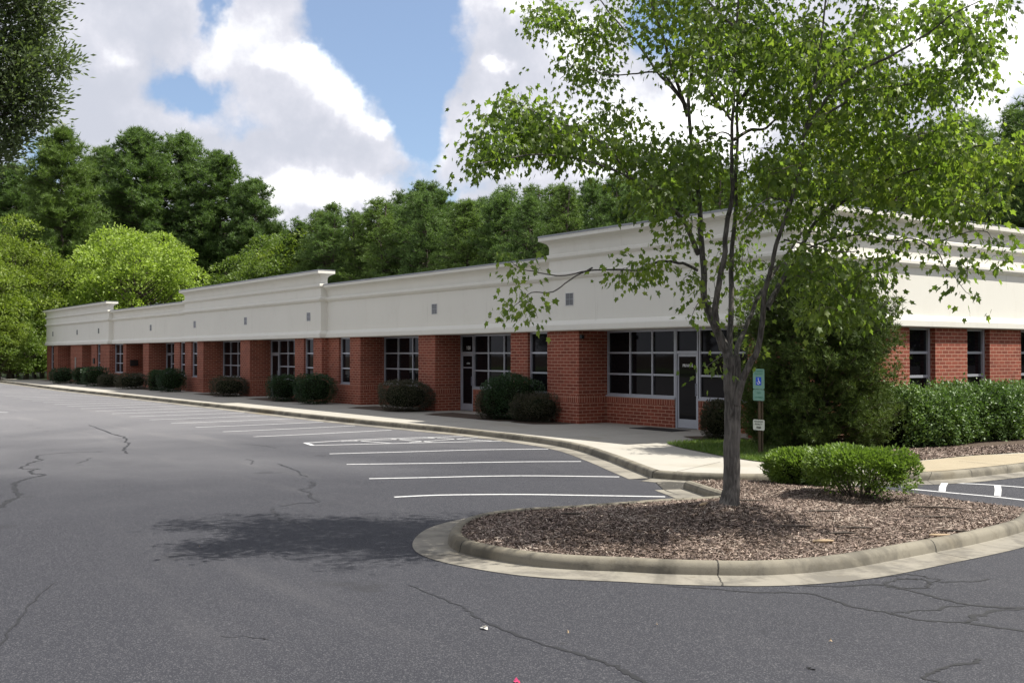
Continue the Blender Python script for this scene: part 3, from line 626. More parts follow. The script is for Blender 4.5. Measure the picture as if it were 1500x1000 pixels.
PL = PH[:14] + [(0, 4.86), (.015, 4.92), (.06, 4.99), (.14, 5.04), (.20, 5.06), (.225, 5.08), (.225, 5.17), (.21, 5.205), (0, 5.215)]
def ringblock(name, x0, x1, y0, y1, prof, label=None):
    m = MB(); prev = None
    for o_, z in prof:
        r = [(x0 - o_, y0 - o_, z), (x1 + o_, y0 - o_, z), (x1 + o_, y1 + o_, z), (x0 - o_, y1 + o_, z)]
        if prev:
            for i in range(4): m.face([prev[i], prev[(i + 1) % 4], r[(i + 1) % 4], r[i]])
        else: m.face(r[::-1])
        prev = r
    m.face(prev); o = m.build(name, M['stucco'], B)
    t = prof[-2][1] + .002; c = prof[-3][0]
    fl = MB(); fl.box(x0 - c - .012, x1 + c + .012, y0 - c - .012, y1 + c + .012, t, t + .02); fl.box(x0 - c - .012, x1 + c + .012, y0 - c - .012, y0 - c - .004, t - .035, t - .001)
    fb = fl.build('flashing', M['flash'], o)
    return o
DY = -.05
for x0, x1 in ((-95.9, -76.8), (-60.9, -42.9)): ringblock('high_parapet', x0, x1, H + DY, H + .27, PH)
for x0, x1 in ((-76.9, -60.8), (-43.0, -26.4)): ringblock('low_parapet', x0, x1, L + DY, L + .45, PL)
ringblock('high_parapet', -26.45, -16.75, H + DY, 46, PH)
for x in (-93.53, -85.56, -79.42, -68.22, -59.17, -51.62, -44.15, -33.83, -25.42, -17.38 - .2):
    F = L if (-76.8 < x < -60.9 or -42.9 < x < -26.5) else H; yv = F + DY
    m = MB(); s = .2; zc = 3.82; w = .018
    m.box(x - s, x + s, yv - .015, yv + .05, zc - s, zc - s + w); m.box(x - s, x + s, yv - .015, yv + .05, zc + s - w, zc + s); m.box(x - s, x - s + w, yv - .015, yv + .05, zc - s + w, zc + s - w); m.box(x + s - w, x + s, yv - .015, yv + .05, zc - s + w, zc + s - w)
    mb2 = MB(); mb2.box(x - .008, x + .008, yv - .008, yv + .05, zc - s + w, zc + s - w); mb2.box(x - s + w, x - .008, yv - .008, yv + .05, zc - .008, zc + .008); mb2.box(x + .008, x + s - w, yv - .008, yv + .05, zc - .008, zc + .008)
    f = m.build('vent_window', M['white'], B); mb2.build('glazing_bar', M['flash'], f); gm = MB(); gm.box(x - s + w, x + s - w, yv - .004, yv + .04, zc - s + w, zc + s - w); gm.build('vent_pane', M['vent'], f)
def wallbox(x0, x1, y0, y1, z0, z1, name, mat): m = MB(); m.box(x0, x1, y0, y1, z0, z1); return m.build(name, mat, B, bevel=.01)
wallbox(-73.79, -73.6, 21.15, 21.65, 1.35, 1.75, 'mailbox', M['black']); wallbox(-80.95, -80.6, 20.53, 20.595, 1.45, 1.85, 'plaque', M['black'])
wallbox(-25.03, -24.93, 20.62, 20.74, 2.6, 2.72, 'wall_lamp', M['black']); wallbox(-86.2, -86.0, 20.53, 20.595, 1.0, 1.9, 'wall_conduit', M['soffit'])
mt = MB(); mt.box(-22.7, -21.0, 20.55, 21.3, .152, .165); tag(mt.build('door_mat', M['rubber']), 'black rubber mat on the walk before the PRIVATE door', 'door mat')
# ------------------------------------------------------------------ sign
def ring_mesh(cx, cz, r, w, y, a0, a1, n=24):
    m = MB()
    for i in range(n):
        t0 = a0 + (a1 - a0) * i / n; t1 = a0 + (a1 - a0) * (i + 1) / n
        m.face([(cx + math.cos(t) * rr, y, cz + math.sin(t) * rr) for t, rr in ((t0, r - w), (t1, r - w), (t1, r + w), (t0, r + w))])
    return m
def plate(x0, x1, z0, z1, y0, y1, rad=.03):
    m = MB(); pts = []
    for cx, cz, a in ((x1 - rad, z1 - rad, 0), (x0 + rad, z1 - rad, 90), (x0 + rad, z0 + rad, 180), (x1 - rad, z0 + rad, 270)):
        for k in range(5): t = R(a + k * 22.5); pts.append((cx + rad * math.cos(t), cz + rad * math.sin(t)))
    m.face([(x, y0, z) for x, z in pts]); m.face([(x, y1, z) for x, z in pts][::-1])
    for i in range(len(pts)): a, b = pts[i], pts[(i + 1) % len(pts)]; m.face([(a[0], y0, a[1]), (a[0], y1, a[1]), (b[0], y1, b[1]), (b[0], y0, b[1])])
    return m
sx, sy = W((1112 - 750) / F_PX * 22.5, 22.5)
S = empty('parking_sign', (sx, sy, .16), 'tall faded teal accessible parking sign on two thin posts in the grass', 'sign')
for dx, dy in ((0.0, 0), (.0, .075)):
    m = MB(); m.box(dx - .025, dx + .025, dy + .012, dy + .02, -.1, 1.75); m.box(dx - .025, dx - .019, dy - .01, dy + .012, -.1, 1.75); m.box(dx + .019, dx + .025, dy - .01, dy + .012, -.1, 1.75); m.build('post', M['steel'], S)
pl = plate(-.155, .155, 1.375, 1.805, -.02, -.014).build('sign_plate', M['sign_teal'], S)
bs = plate(-.075, .075, 1.46, 1.63, -.0235, -.0205, .008).build('symbol_panel', M['sign_blue'], pl)
w = ring_mesh(-.005, 1.52, .034, .006, -.0245, R(-200), R(60)); w.face([(.0, -.0245, 1.53), (.012, -.0245, 1.53), (.004, -.0245, 1.575), (-.01, -.0245, 1.575)]); w.face([(-.004, -.0246, 1.527), (.03, -.0246, 1.527), (.03, -.0246, 1.538), (-.004, -.0246, 1.538)]); w.face([(.024, -.0247, 1.527), (.046, -.0247, 1.49), (.055, -.0247, 1.495), (.034, -.0247, 1.538)])
w.face([(-.006 + .013 * math.cos(t), -.0245, 1.595 + .013 * math.sin(t)) for t in np.linspace(0, 2 * math.pi, 12, endpoint=False)]); w.build('wheelchair_symbol', M['letter'], pl)
text(pl, 'lettering', 'RESERVED', 0, -.0225, 1.755, .052, M['sign_tealtext']); text(pl, 'lettering', 'PARKING', 0, -.0225, 1.695, .055, M['sign_tealtext'])
p2 = plate(-.155, .155, 1.13, 1.365, -.02, -.014).build('lower_plate', M['sign_teal'], S)
text(p2, 'lettering', 'VAN', 0, -.0225, 1.295, .05, M['sign_tealtext']); text(p2, 'lettering', 'ACCESSIBLE', 0, -.0225, 1.2, .042, M['sign_tealtext'])
p3 = plate(-.155, .155, .505, .73, -.02, -.014).build('penalty_plate', M['sign_white'], S); p3['label'] = 'small white plate reading MAXIMUM PENALTY'
text(p3, 'lettering', 'MAXIMUM', 0, -.0225, .685, .05, M['black']); text(p3, 'lettering', 'PENALTY', 0, -.0225, .63, .05, M['black']); text(p3, 'lettering', '$250', 0, -.0225, .56, .062, M['black'], bold=.002)
# ------------------------------------------------------------------ shrubs
def blobsurf(n, c, r, box=2.6, zmin=None):
    """points on a super-ellipsoid with lumps; returns points and normals"""
    d = nrm(rng.normal(size=(n, 3))); k = (np.abs(d) ** box).sum(1) ** (-1 / box); ph = rng.uniform(0, 6, 3)
    lump = 1 + .05 * np.sin(d[:, 0] * 3.3 + ph[2]) * np.sin(d[:, 2] * 4 + ph[0]) + .05 * np.sin(d[:, 0] * 15 + ph[1]) * np.sin(d[:, 2] * 13) + .08 * np.sin(d[:, 0] * 7 + ph[0]) + .06 * np.sin(d[:, 1] * 8 + ph[1]) * np.cos(d[:, 2] * 6 + ph[2])
    p = d * (k * lump)[:, None]; return np.array(c) + p * np.array(r), nrm(d / np.array(r))
def shrub(name, x, y, r, h, mat, n, leaf, label, group=None, z=.155, rx=None, depth=.5, box=2.6, stems=0, core=True, spiky=0, cat='shrub', lift=0.0):
    """leafy mound; r may be (rx, ry)"""
    e = empty(name, (x, y, z), label, cat, group); rx_, ry_ = r if isinstance(r, tuple) else (r, r); hc = lift + (h - lift) * .5; rz_ = (h - lift) * .5
    P, N = blobsurf(n, (0, 0, hc), (rx_, ry_, rz_), box); t = rng.uniform(0, 1, n) ** 1.8 * depth * .5; P = (P - (0, 0, hc)) * (1 - t)[:, None] + (0, 0, hc); P = P[P[:, 2] > .01]
    if lift: P = P[rng.random(len(P)) < np.clip((P[:, 2] - lift) / (h - lift) * 1.7 + .12, 0, 1)]; P = P[np.sin(P[:, 0] * 9 + 1) * np.sin(P[:, 1] * 8) * np.sin(P[:, 2] * 11) > -.55 + .5 * (P[:, 2] < h * .55)]
    n = len(P); N = nrm(P - (0, 0, hc * .8))
    N = N + rng.normal(size=(n, 3)) * (.9 if not spiky else .5); N[:, 2] += .35 + spiky
    if spiky: P = P + nrm(N) * (rng.uniform(0, 1, n)[:, None] ** 3) * spiky * .3
    V, Fc = scatter(*LEAF, P, frames(N, rng.normal(size=(n, 3)) * .5 + (0, 0, 1)), rng.uniform(.7, 1.3, n) * leaf)
    np_mesh('foliage', V, Fc, mat, e)
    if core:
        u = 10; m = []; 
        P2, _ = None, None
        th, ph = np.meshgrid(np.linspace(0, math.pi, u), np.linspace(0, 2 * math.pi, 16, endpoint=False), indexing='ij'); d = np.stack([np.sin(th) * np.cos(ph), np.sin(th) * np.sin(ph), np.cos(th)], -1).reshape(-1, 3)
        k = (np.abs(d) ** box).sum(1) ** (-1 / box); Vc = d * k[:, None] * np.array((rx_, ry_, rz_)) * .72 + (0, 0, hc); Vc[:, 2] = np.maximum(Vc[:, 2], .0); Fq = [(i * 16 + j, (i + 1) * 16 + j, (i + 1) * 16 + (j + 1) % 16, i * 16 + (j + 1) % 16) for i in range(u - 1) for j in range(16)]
        np_mesh('shade_core', Vc, Fq, M['shrub_core'], e)  # added solid body that blocks the view through, its dark colour painting inner shade
    if stems:
        L_ = []
        for i in range(stems):
            a = rng.uniform(0, 6.28); q = rng.uniform(.2, .75); end = np.array((math.cos(a) * rx_ * q, math.sin(a) * ry_ * q, h * rng.uniform(.55, .8))); st = np.array((math.cos(a) * .05, math.sin(a) * .05, -.05))
            mid = (st + end) / 2 + (0, 0, -.06) + rng.normal(size=3) * .03; L_.append(tube(catmull([st, mid, end], 4), np.linspace(.018, .006, 9), 5))
        V, Fc = join_parts(L_); np_mesh('stem', V, Fc, M['bark_dark'], e, smooth=True)
    return e
def onYX(x, Y): a, b = W(x - 750, F_PX); return a / b * Y
def fshrub(x0, x1, ytop, ybot, mat, label, group, purple=False, n=5200, leaf=.06, depthr=None, box=3):
    xm, bot = (x0 + x1) / 2, ybot - 1; gx, gy = G(xm, bot, .15); Z = (CAMZ - .15) * F_PX / (bot - HZ); wpx = (x1 - x0) / F_PX * Z; r = wpx / 2; h = (bot - ytop) / F_PX * Z * 1.0
    rd = depthr or min(.75, r * .8); sx_ = r / max(.2, 1.0); d = np.array(W((xm - 750) / F_PX, 1.0)); d /= np.linalg.norm(d); c = np.array((gx, gy)) + d * rd * .8
    # width seen obliquely: half-length along X so that its silhouette keeps the width in the photo
    rx_ = math.sqrt(max((r ** 2 - (rd * CS) ** 2), .16)) / SN if False else r * 1.02
    return shrub('shrub', c[0], min(c[1], 20.35 if not False else 99), (rx_, rx_ if rx_ < .9 else .9), h * 1.03, mat, n, leaf, label, group, box=box, spiky=.25 if purple else .1)
gr = 'clipped shrubs in front of the long facade'
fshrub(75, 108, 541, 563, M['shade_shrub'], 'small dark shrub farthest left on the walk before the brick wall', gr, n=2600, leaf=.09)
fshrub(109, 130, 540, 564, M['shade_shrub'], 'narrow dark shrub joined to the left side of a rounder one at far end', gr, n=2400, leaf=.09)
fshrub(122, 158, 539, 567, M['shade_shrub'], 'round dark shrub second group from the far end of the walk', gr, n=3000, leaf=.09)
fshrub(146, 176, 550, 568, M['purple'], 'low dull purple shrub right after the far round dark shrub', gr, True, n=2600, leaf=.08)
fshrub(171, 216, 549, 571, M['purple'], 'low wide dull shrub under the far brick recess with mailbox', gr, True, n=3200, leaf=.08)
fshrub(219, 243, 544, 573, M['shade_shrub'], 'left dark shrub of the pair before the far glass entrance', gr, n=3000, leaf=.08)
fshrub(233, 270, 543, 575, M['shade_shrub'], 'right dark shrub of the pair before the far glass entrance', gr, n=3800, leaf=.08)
fshrub(311, 361, 554, 582, M['purple'], 'dull purple rounded shrub below the four column recessed window', gr, True, n=4200, leaf=.07)
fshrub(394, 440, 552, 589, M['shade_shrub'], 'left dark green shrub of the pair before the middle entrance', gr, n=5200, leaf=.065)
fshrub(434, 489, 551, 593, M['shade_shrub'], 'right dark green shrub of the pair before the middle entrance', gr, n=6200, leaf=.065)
fshrub(555, 632, 561, 604, M['purple'], 'wide brownish purple mound shrub against the pier left of door 108', gr, True, n=9000, leaf=.055)
fshrub(699, 740, 574, 615, M['purple'], 'small wispy purple shrub just right of door 108', gr, True, n=4200, leaf=.055)
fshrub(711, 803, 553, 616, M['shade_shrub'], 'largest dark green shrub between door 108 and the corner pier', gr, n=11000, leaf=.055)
fshrub(760, 836, 580, 619, M['purple'], 'grey purple mound shrub at the foot of the corner pier', gr, True, n=9000, leaf=.05)
fshrub(1030, 1078, 592, 647, M['purple'], 'tall wispy purple shrub behind the maple trunk right of the PRIVATE door', gr, True, n=7000, leaf=.05)
for i, (a, b_) in enumerate(((-93.6, -90), (-88, -83.5), (-76.5, -71.5), (-68.6, -63.5), (-56.5, -52), (-49, -43.6), (-38.5, -34), (-32.6, -27), (-27.4, -25.2))):
    sheet('planting_bed', [(a, 20.1), (a + .5, 19.35), (b_ - .5, 19.35), (b_, 20.1), (b_, 20.88), (a, 20.88)], .156, M['mulch'])
# island shrubs
def gshrub(px, ybot, Z, w, h, **k): a, b_ = W((px - 750) / F_PX * Z, Z); zz = float(mound_h(np.array([[a, b_]]))[0]); return shrub('island_shrub', a, b_, w, h, z=zz - .02, **k)
gshrub(1172, 712, 17.6, (.56, .5), .58, mat=M['box'], n=9000, leaf=.052, label='rear glossy green shrub on the mulch island, half behind the wider one', group='two island shrubs', box=2.7, stems=9, core=True, spiky=.12)
gshrub(1258, 744, 15.7, (.86, .6), .76, mat=M['box'], n=21000, leaf=.052, label='wider glossy green island shrub in front, with bare stems showing below', group='two island shrubs', box=2.8, stems=26, core=False, spiky=.12, depth=1.1, lift=.1)
# hedge along the end wall
def hedge():
    e = empty('hedge', (-14.9, 27.5, .16), 'long thick green hedge with ragged top along the end wall windows', 'hedge')
    n = 64000; y = rng.uniform(-6.4, 9, n); side = rng.uniform(0, 1, n); hh = 1.20 + .1 * np.sin(y * 1.7) + .06 * np.sin(y * 4.1 + 1); wd = 1.05 + .1 * np.sin(y * 2.2)
    x = np.where(side < .62, wd * (1 - .06 * rng.random(n)), rng.uniform(-.9, 1, n) * wd); z = np.where(side < .62, rng.uniform(.06, 1, n) * hh, hh)
    cor = np.clip(z / hh, 0, 1); x = x * (1 - .14 * cor ** 4) * (.86 + .14 * np.clip(cor * 3, 0, 1)); P = np.column_stack([x, y, z]); P += rng.normal(size=P.shape) * (.06, .05, .05) - np.column_stack([np.where(side < .62, rng.random(n) ** 2 * .3, 0), 0 * y, np.where(side >= .62, rng.random(n) ** 2 * .2, 0)])
    P += .07 * np.column_stack([np.sin(y * 9 + z * 11), np.zeros(n), np.sin(y * 12 + x * 7)])
    tip = rng.random(n) < .05; P[tip & (side >= .62), 2] += rng.uniform(0, .2, n)[tip & (side >= .62)]
    N = np.column_stack([np.where(side < .62, .8, .1), np.zeros(n), np.where(side < .62, .5, 1.2)]) + rng.normal(size=(n, 3)) * .8
    P[:, 2] = np.maximum(P[:, 2], .03)
    V, Fc = scatter(*LEAF, P, frames(N, rng.normal(size=(n, 3)) * .6 + (.5, 0, 1)), rng.uniform(.7, 1.3, n) * .075); np_mesh('foliage', V, Fc, M['holly'], e)
    m = MB(); m.box(-.75, .72, -6.1, 8.8, 0, 1.0); m.build('shade_core', M['shrub_core'], e)  # solid box added inside the hedge, coloured near-black as its inner shade
hedge()
# juniper
def juniper():
    Z = 23.6; a, b_ = W((1196 - 750) / F_PX * Z, Z); e = empty('juniper', (a, b_, .16), 'large dark feathery juniper at the building corner behind the sign', 'tree'); Hh = 4.35
    T, TF = tuft(9, .075, 1.1, 5); L_ = []; br = []; n = 470
    for i in range(n):
        t = (i + rng.uniform()) / n; z0 = .1 + t * (Hh - .65); prof = 1.72 * max(.05, 1 - (abs(t - .34) / .70) ** 2.2) ** .55; an = rng.uniform(0, 6.283); ln = prof * (rng.uniform(.7, 1.08) + .28 * (rng.random() < .08)); rise = rng.uniform(.25, .9) * ln * (.12 + t * 1.1) + .1
        s = np.array((0, 0, max(.05, z0 - .2))); en = np.array((math.cos(an) * ln, math.sin(an) * ln, z0 + rise * .6)); mid = (s + en) / 2 + (0, 0, -.08); c = catmull([s, mid, en], 5); br.append(tube(c, np.linspace(.022, .005, len(c)), 4))
        k = 60; u = rng.uniform(.42, 1.0, k) ** .7; base = s + (en - s) * u[:, None] + rng.normal(size=(k, 3)) * .10; dr = nrm(en - s) * .8 + rng.normal(size=(k, 3)) * .55 + (0, 0, .6); L_.append((base, dr, rng.uniform(.07, .15, k)))
    P = np.concatenate([q[0] for q in L_]); P[:, 2] = np.maximum(P[:, 2], .1); D = np.concatenate([q[1] for q in L_]); S_ = np.concatenate([q[2] for q in L_])
    V, Fc = scatter(T, TF, P, frames(D), S_); np_mesh('crown', V, Fc, M['juniper'], e); V, Fc = join_parts(br); np_mesh('trunk', V, Fc, M['bark_dark'], e)
juniper()
# ------------------------------------------------------------------ foreground maple
def maple():
    Z0 = 13.6; bx, by = TREE_XY; bz = float(mound_h(np.array([[bx, by]]))[0]); e = empty('maple_tree', (bx, by, bz - .03), 'multi-stemmed maple with grey bark on the mulch island in the foreground', 'tree'); org = np.array((bx, by, bz - .03))
    limbs = [  # (points px, depth offset start -> end, radius start -> end)
        ([(1068, 744), (1068, 728), (1070, 700), (1071, 650), (1072, 610), (1071, 575), (1070, 545), (1068, 520)], 0, 0, .110, .098),
        ([(1069, 535), (1062, 508), (1048, 480), (1036, 450), (1030, 436), (1030, 399), (1025, 358), (1022, 312), (1019, 272), (1014, 240), (1006, 159), (1008, 105), (1011, 60), (1015, -10), (1022, -90)], 0, .9, .070, .012),
        ([(1008, 170), (997, 135), (984, 90), (972, 45), (960, 10), (945, -40)], .7, .2, .035, .01),
        ([(1006, 155), (990, 132), (965, 103), (935, 60), (900, 22), (870, -20)], .7, 1.9, .035, .008),
        ([(1000, 145), (972, 108), (940, 105), (900, 108), (860, 100)], .7, -.4, .02, .006),
        ([(1023, 372), (1010, 340), (997, 318), (975, 300), (955, 283), (925, 262), (890, 245), (850, 230), (800, 222), (750, 225), (700, 236)], .3, -1.6, .04, .006),
        ([(925, 262), (890, 215), (850, 190), (800, 170), (760, 150), (735, 140)], -.5, -1.0, .018, .005),
        ([(1022, 396), (1000, 385), (979, 382), (964, 383), (944, 393), (900, 391), (868, 392), (832, 398), (800, 397), (770, 390), (758, 384)], .2, -.6, .024, .005),
        ([(868, 392), (840, 408), (812, 428), (780, 431), (768, 440), (745, 458)], -.3, -.7, .013, .004),
        ([(1020, 300), (990, 250), (950, 220), (915, 195), (880, 185)], .4, 1.6, .026, .007),
        ([(1060, 512), (1050, 480), (1047, 455), (1050, 424), (1059, 374), (1065, 327), (1073, 284), (1072, 240), (1072, 180), (1075, 99), (1080, 30), (1085, -80)], -.05, -1.0, .058, .012),
        ([(1068, 520), (1069, 492), (1072, 442), (1073, 390), (1076, 343), (1080, 296), (1081, 250), (1083, 210), (1082, 150), (1085, 100), (1092, 30), (1100, -60)], .1, 1.1, .05, .012),
        ([(1082, 152), (1098, 129), (1116, 111), (1130, 87), (1149, 76), (1180, 50), (1215, 5)], .7, .2, .035, .008),
        ([(1076, 204), (1101, 189), (1122, 187), (1140, 171), (1188, 150), (1224, 144), (1283, 127)], .6, 1.8, .03, .006),
        ([(1072, 175), (1050, 150), (1035, 120), (1040, 80)], -.6, -1.5, .02, .006), ([(1075, 204), (1060, 190), (1040, 200), (1020, 210)], -.6, -1.2, .014, .005),
        ([(1074, 540), (1080, 510), (1087, 495), (1100, 464), (1115, 433), (1135, 402), (1155, 370), (1174, 342), (1190, 322), (1225, 300), (1270, 285)], .1, 2.2, .046, .008),
        ([(1078, 592), (1088, 555), (1100, 530), (1110, 510), (1118, 467), (1121, 436), (1134, 390), (1146, 337), (1158, 297), (1171, 256), (1180, 200), (1192, 130), (1205, 60), (1215, -40)], -.05, -1.2, .056, .01),
        ([(1123, 452), (1138, 425), (1152, 405), (1174, 368), (1189, 337), (1208, 312), (1240, 275), (1265, 255), (1292, 234), (1310, 219), (1340, 207), (1376, 190)], -.3, 1.3, .045, .007),
        ([(1208, 312), (1259, 272), (1319, 246), (1350, 225)], .4, .1, .02, .006), ([(1200, 320), (1265, 277), (1319, 258), (1358, 246), (1400, 228), (1436, 216), (1490, 214), (1530, 212)], .3, -1.2, .026, .006),
        ([(1182, 190), (1220, 135), (1265, 102), (1310, 80), (1360, 50), (1400, 20), (1440, 0)], -.9, -2.0, .028, .006), ([(1185, 180), (1256, 141), (1283, 127), (1340, 120), (1400, 100), (1440, 110)], -.9, -.3, .02, .006),
        ([(1158, 297), (1130, 290), (1100, 310), (1085, 330)], -.7, -1.6, .014, .005), ([(1149, 351), (1189, 358), (1227, 369), (1260, 368)], -.5, -1.6, .013, .005),
        ([(1134, 392), (1150, 385), (1165, 400), (1185, 405), (1215, 415), (1240, 440)], -.5, -1.4, .014, .005),
        ([(1174, 368), (1220, 350), (1265, 344), (1310, 352), (1340, 347), (1368, 360), (1384, 374), (1390, 390), (1404, 402), (1422, 430)], .1, -1.0, .016, .004),
        ([(1368, 358), (1400, 345), (1440, 338), (1455, 350), (1472, 362)], -.6, -.9, .009, .004), ([(1192, 130), (1240, 70), (1270, 10), (1290, -60)], -1.0, -.2, .03, .008),
        ([(1080, 40), (1040, 0), (1000, -60)], -.9, .5, .025, .008), ([(1100, 0), (1150, -60), (1200, -120)], .9, .1, .025, .008), ([(1030, 430), (1018, 450), (1012, 470)], 0, -.3, .008, .003), ([(1060, 520), (1045, 530), (1030, 540)], 0, -.4, .008, .003)]
    parts = []; nodes = []; 
    for pts, d0, d1, r0, r1 in limbs:
        P = []
        ln = np.concatenate([[0], np.cumsum(np.linalg.norm(np.diff(np.array(pts, float), axis=0), axis=1))]); ln /= ln[-1]
        for (x, y), t in zip(pts, ln): P.append(P3(x, y, Z0 + d0 + (d1 - d0) * t) - org)
        c = catmull(P, 5); tt = np.linspace(0, 1, len(c)); rr = r0 + (r1 - r0) * tt ** .8; c = c + np.cumsum(rng.normal(size=c.shape) * .004, axis=0) * (tt[:, None] > .1)
        if len(nodes) == 0: rr = rr + .11 * np.exp(-tt * 16) + .012 * np.exp(-((tt - .9) / .12) ** 2); rr[:2] += .02
        rr = rr * (.9 if len(nodes) else 1); parts.append(tube(c, rr, 14 if r0 > .05 else 7)); keep = slice(0 if r0 < .03 else len(c) // 4, None); nodes += [p for p in c[keep]]
    nodes = nodes[len(catmull([(0, 0, 0)] * 8, 5)):]
    V, Fc = join_parts(parts); np_mesh('trunk', V, Fc, M['maple_bark'], e, smooth=True)
    # leafy regions read off the photograph: (x, y, rx, ry, twigs, depth spread, depth centre)
    reg = [(800, 28, 55, 24, 22, .6, .8), (880, 50, 50, 40, 26, .9, 1.2), (860, 105, 42, 26, 16, .8, .4), (770, 165, 45, 34, 26, .6, -.6), (715, 175, 26, 22, 8, .3, -.8), (725, 215, 42, 24, 24, .5, -1.2), (690, 238, 20, 12, 5, .2, -1.5), (790, 205, 52, 34, 34, .8, -.8), (850, 205, 55, 40, 34, 1.0, -.3),
           (905, 170, 40, 18, 12, .9, .6), (925, 225, 50, 36, 36, 1.2, 0), (985, 250, 60, 50, 62, 1.4, 0), (950, 290, 50, 22, 20, 1, -.8), (1035, 225, 40, 45, 26, 1.4, 0), (1000, 320, 30, 22, 8, .9, -.5), (980, 20, 60, 45, 40, 1.3, .6), (990, 90, 45, 36, 18, 1.0, .5), (1050, 55, 55, 55, 60, 1.7, 0), (1045, 125, 36, 26, 14, 1.2, -1),
           (1110, 60, 55, 60, 80, 1.9, 0), (1120, 135, 50, 36, 28, 1.8, .4), (1175, 75, 60, 60, 90, 2, 0), (1175, 165, 50, 42, 50, 1.9, .3), (1240, 90, 60, 55, 76, 2, 0), (1235, 190, 60, 45, 76, 1.9, .3), (1300, 135, 60, 45, 62, 1.8, 0), (1290, 35, 40, 40, 26, 1.5, -.4), (1370, 125, 50, 34, 32, 1.3, -.3), (1375, 25, 50, 24, 26, 1, -1),
           (1420, 55, 36, 30, 22, 1, -1), (1445, 85, 24, 28, 13, .7, -1), (1440, 120, 22, 14, 7, .5, -1), (1455, 10, 24, 18, 9, .5, -1.2), (1310, 215, 65, 40, 66, 1.8, .4), (1390, 205, 50, 34, 42, 1.4, 0), (1440, 240, 50, 36, 42, 1.2, -.5), (1505, 225, 40, 34, 26, .9, -.8), (1160, 245, 52, 34, 40, 1.8, 0), (1250, 265, 60, 32, 50, 1.8, .4),
           (1350, 280, 65, 30, 48, 1.5, 0), (1430, 292, 45, 24, 22, 1, -.5), (1130, 310, 40, 24, 14, 1.4, 0), (1090, 280, 26, 24, 9, 1.4, .8), (1120, 240, 26, 30, 12, 1.5, 0), (1190, 300, 40, 22, 16, 1.4, .5), (1230, 345, 50, 18, 10, 1.2, 0), (1290, 325, 50, 16, 14, 1.1, 0), (1380, 325, 40, 14, 13, .9, -.5), (1345, 368, 50, 15, 12, .6, -.8),
           (1400, 385, 26, 18, 8, .4, -.8), (1455, 350, 24, 15, 7, .4, -.8), (1460, 385, 22, 15, 7, .3, -.8), (1422, 412, 26, 9, 5, .3, -.8), (1422, 440, 10, 7, 2, .2, -.9), (1200, 400, 55, 24, 26, 1.2, -.6), (1260, 410, 48, 34, 30, 1.1, -.8), (1225, 455, 50, 28, 26, 1, -.8), (1290, 450, 28, 22, 9, .7, -.9), (1180, 380, 34, 22, 10, 1.1, -.4),
           (1095, 350, 20, 45, 12, 1, 1.2), (1098, 430, 18, 50, 13, .8, 1.3), (1060, 395, 22, 26, 6, .8, .6), (1045, 430, 14, 30, 4, .6, .8), (1012, 412, 22, 10, 6, .4, -.3), (1022, 455, 16, 8, 3, .3, -.2), (1038, 545, 14, 10, 3, .3, -.4), (1012, 522, 10, 7, 1, .2, -.4), (1055, 510, 12, 10, 3, .3, .5), (1110, 510, 16, 16, 4, .5, .8),
           (950, 385, 34, 7, 7, .3, -.2), (925, 402, 26, 12, 7, .3, -.3), (915, 415, 20, 10, 3, .2, -.4), (760, 386, 24, 9, 5, .2, -.6), (785, 395, 14, 8, 2, .2, -.6), (770, 440, 20, 12, 5, .2, -.7), (745, 460, 16, 8, 4, .2, -.7), (788, 465, 12, 10, 3, .2, -.7), (1000, 345, 34, 12, 4, .7, -.5),
           (1150, -60, 170, 60, 130, 2.2, 0), (1020, -60, 80, 50, 40, 1.5, .3), (1130, -170, 110, 60, 70, 1.6, 0), (1280, -50, 70, 50, 40, 1.5, 0), (920, -30, 50, 30, 16, .9, 1)]
    nodes = np.array(nodes); tw = []; 
    at = []
    for x, y, rx_, ry_, k, ds, dc in reg:
        k = int(k * (1.5 if rx_ > 30 else .95) * (.55 if (y > 300 and x > 1240) else .8 if (y > 215 and x > 1340) else .78 if k > 45 and y > 0 else 1)); q = nrm(rng.normal(size=(k, 3))) * (rng.random(k) ** .4)[:, None]
        for a in q: at.append(P3(x + a[0] * rx_, y + a[1] * ry_, Z0 + dc + a[2] * ds) - org)
    at = np.array(at); d = np.min(np.linalg.norm(at[:, None] - nodes[None], axis=2), axis=1); order = np.argsort(d); pool = nodes; dirs = []
    for i in order:
        t = at[i]; dd = np.linalg.norm(pool - t, axis=1) + .25 * np.maximum(0, pool[:, 2] - t[2] + .1); j = np.argmin(dd); s = pool[j]; ln = np.linalg.norm(t - s); mid = (s + t) / 2 + rng.normal(size=3) * .06 * ln + (0, 0, .12 * ln)
        c = catmull([s, mid, t], 4); tw.append(tube(c, np.linspace(.003 + .005 * min(ln, 1.2), .0022, len(c)), 3)); dirs.append((i, t - s)); pool = np.vstack([pool, c[3:]])
    V, Fc = join_parts(tw); np_mesh('twig', V, Fc, M['bark_dark'], e)
    PP = []; DD = []
    for i, dv in dirs:
        k = rng.integers(11, 18); dv = dv / (np.linalg.norm(dv) + 1e-6); u = rng.uniform(-.28, .16, k)[:, None]; p = at[i] + dv * u + rng.normal(size=(k, 3)) * (.11, .11, .09); PP.append(p)
        out = nrm(p - at[i] + dv * .1) ; DD.append(out * .7 + rng.normal(size=(k, 3)) * .45 + (0, 0, -1.15))
    P = np.concatenate(PP); D = np.concatenate(DD); n = len(P)
    V, Fc = scatter(*MAPLE, P, frames(D, rng.normal(size=(n, 3)) * (1, 1, .5) + (0, 0, .15)), np.column_stack([rng.uniform(.5, .95, n), np.ones(n), rng.uniform(1.0, 3.2, n)]) * rng.uniform(.062, .12, n)[:, None])
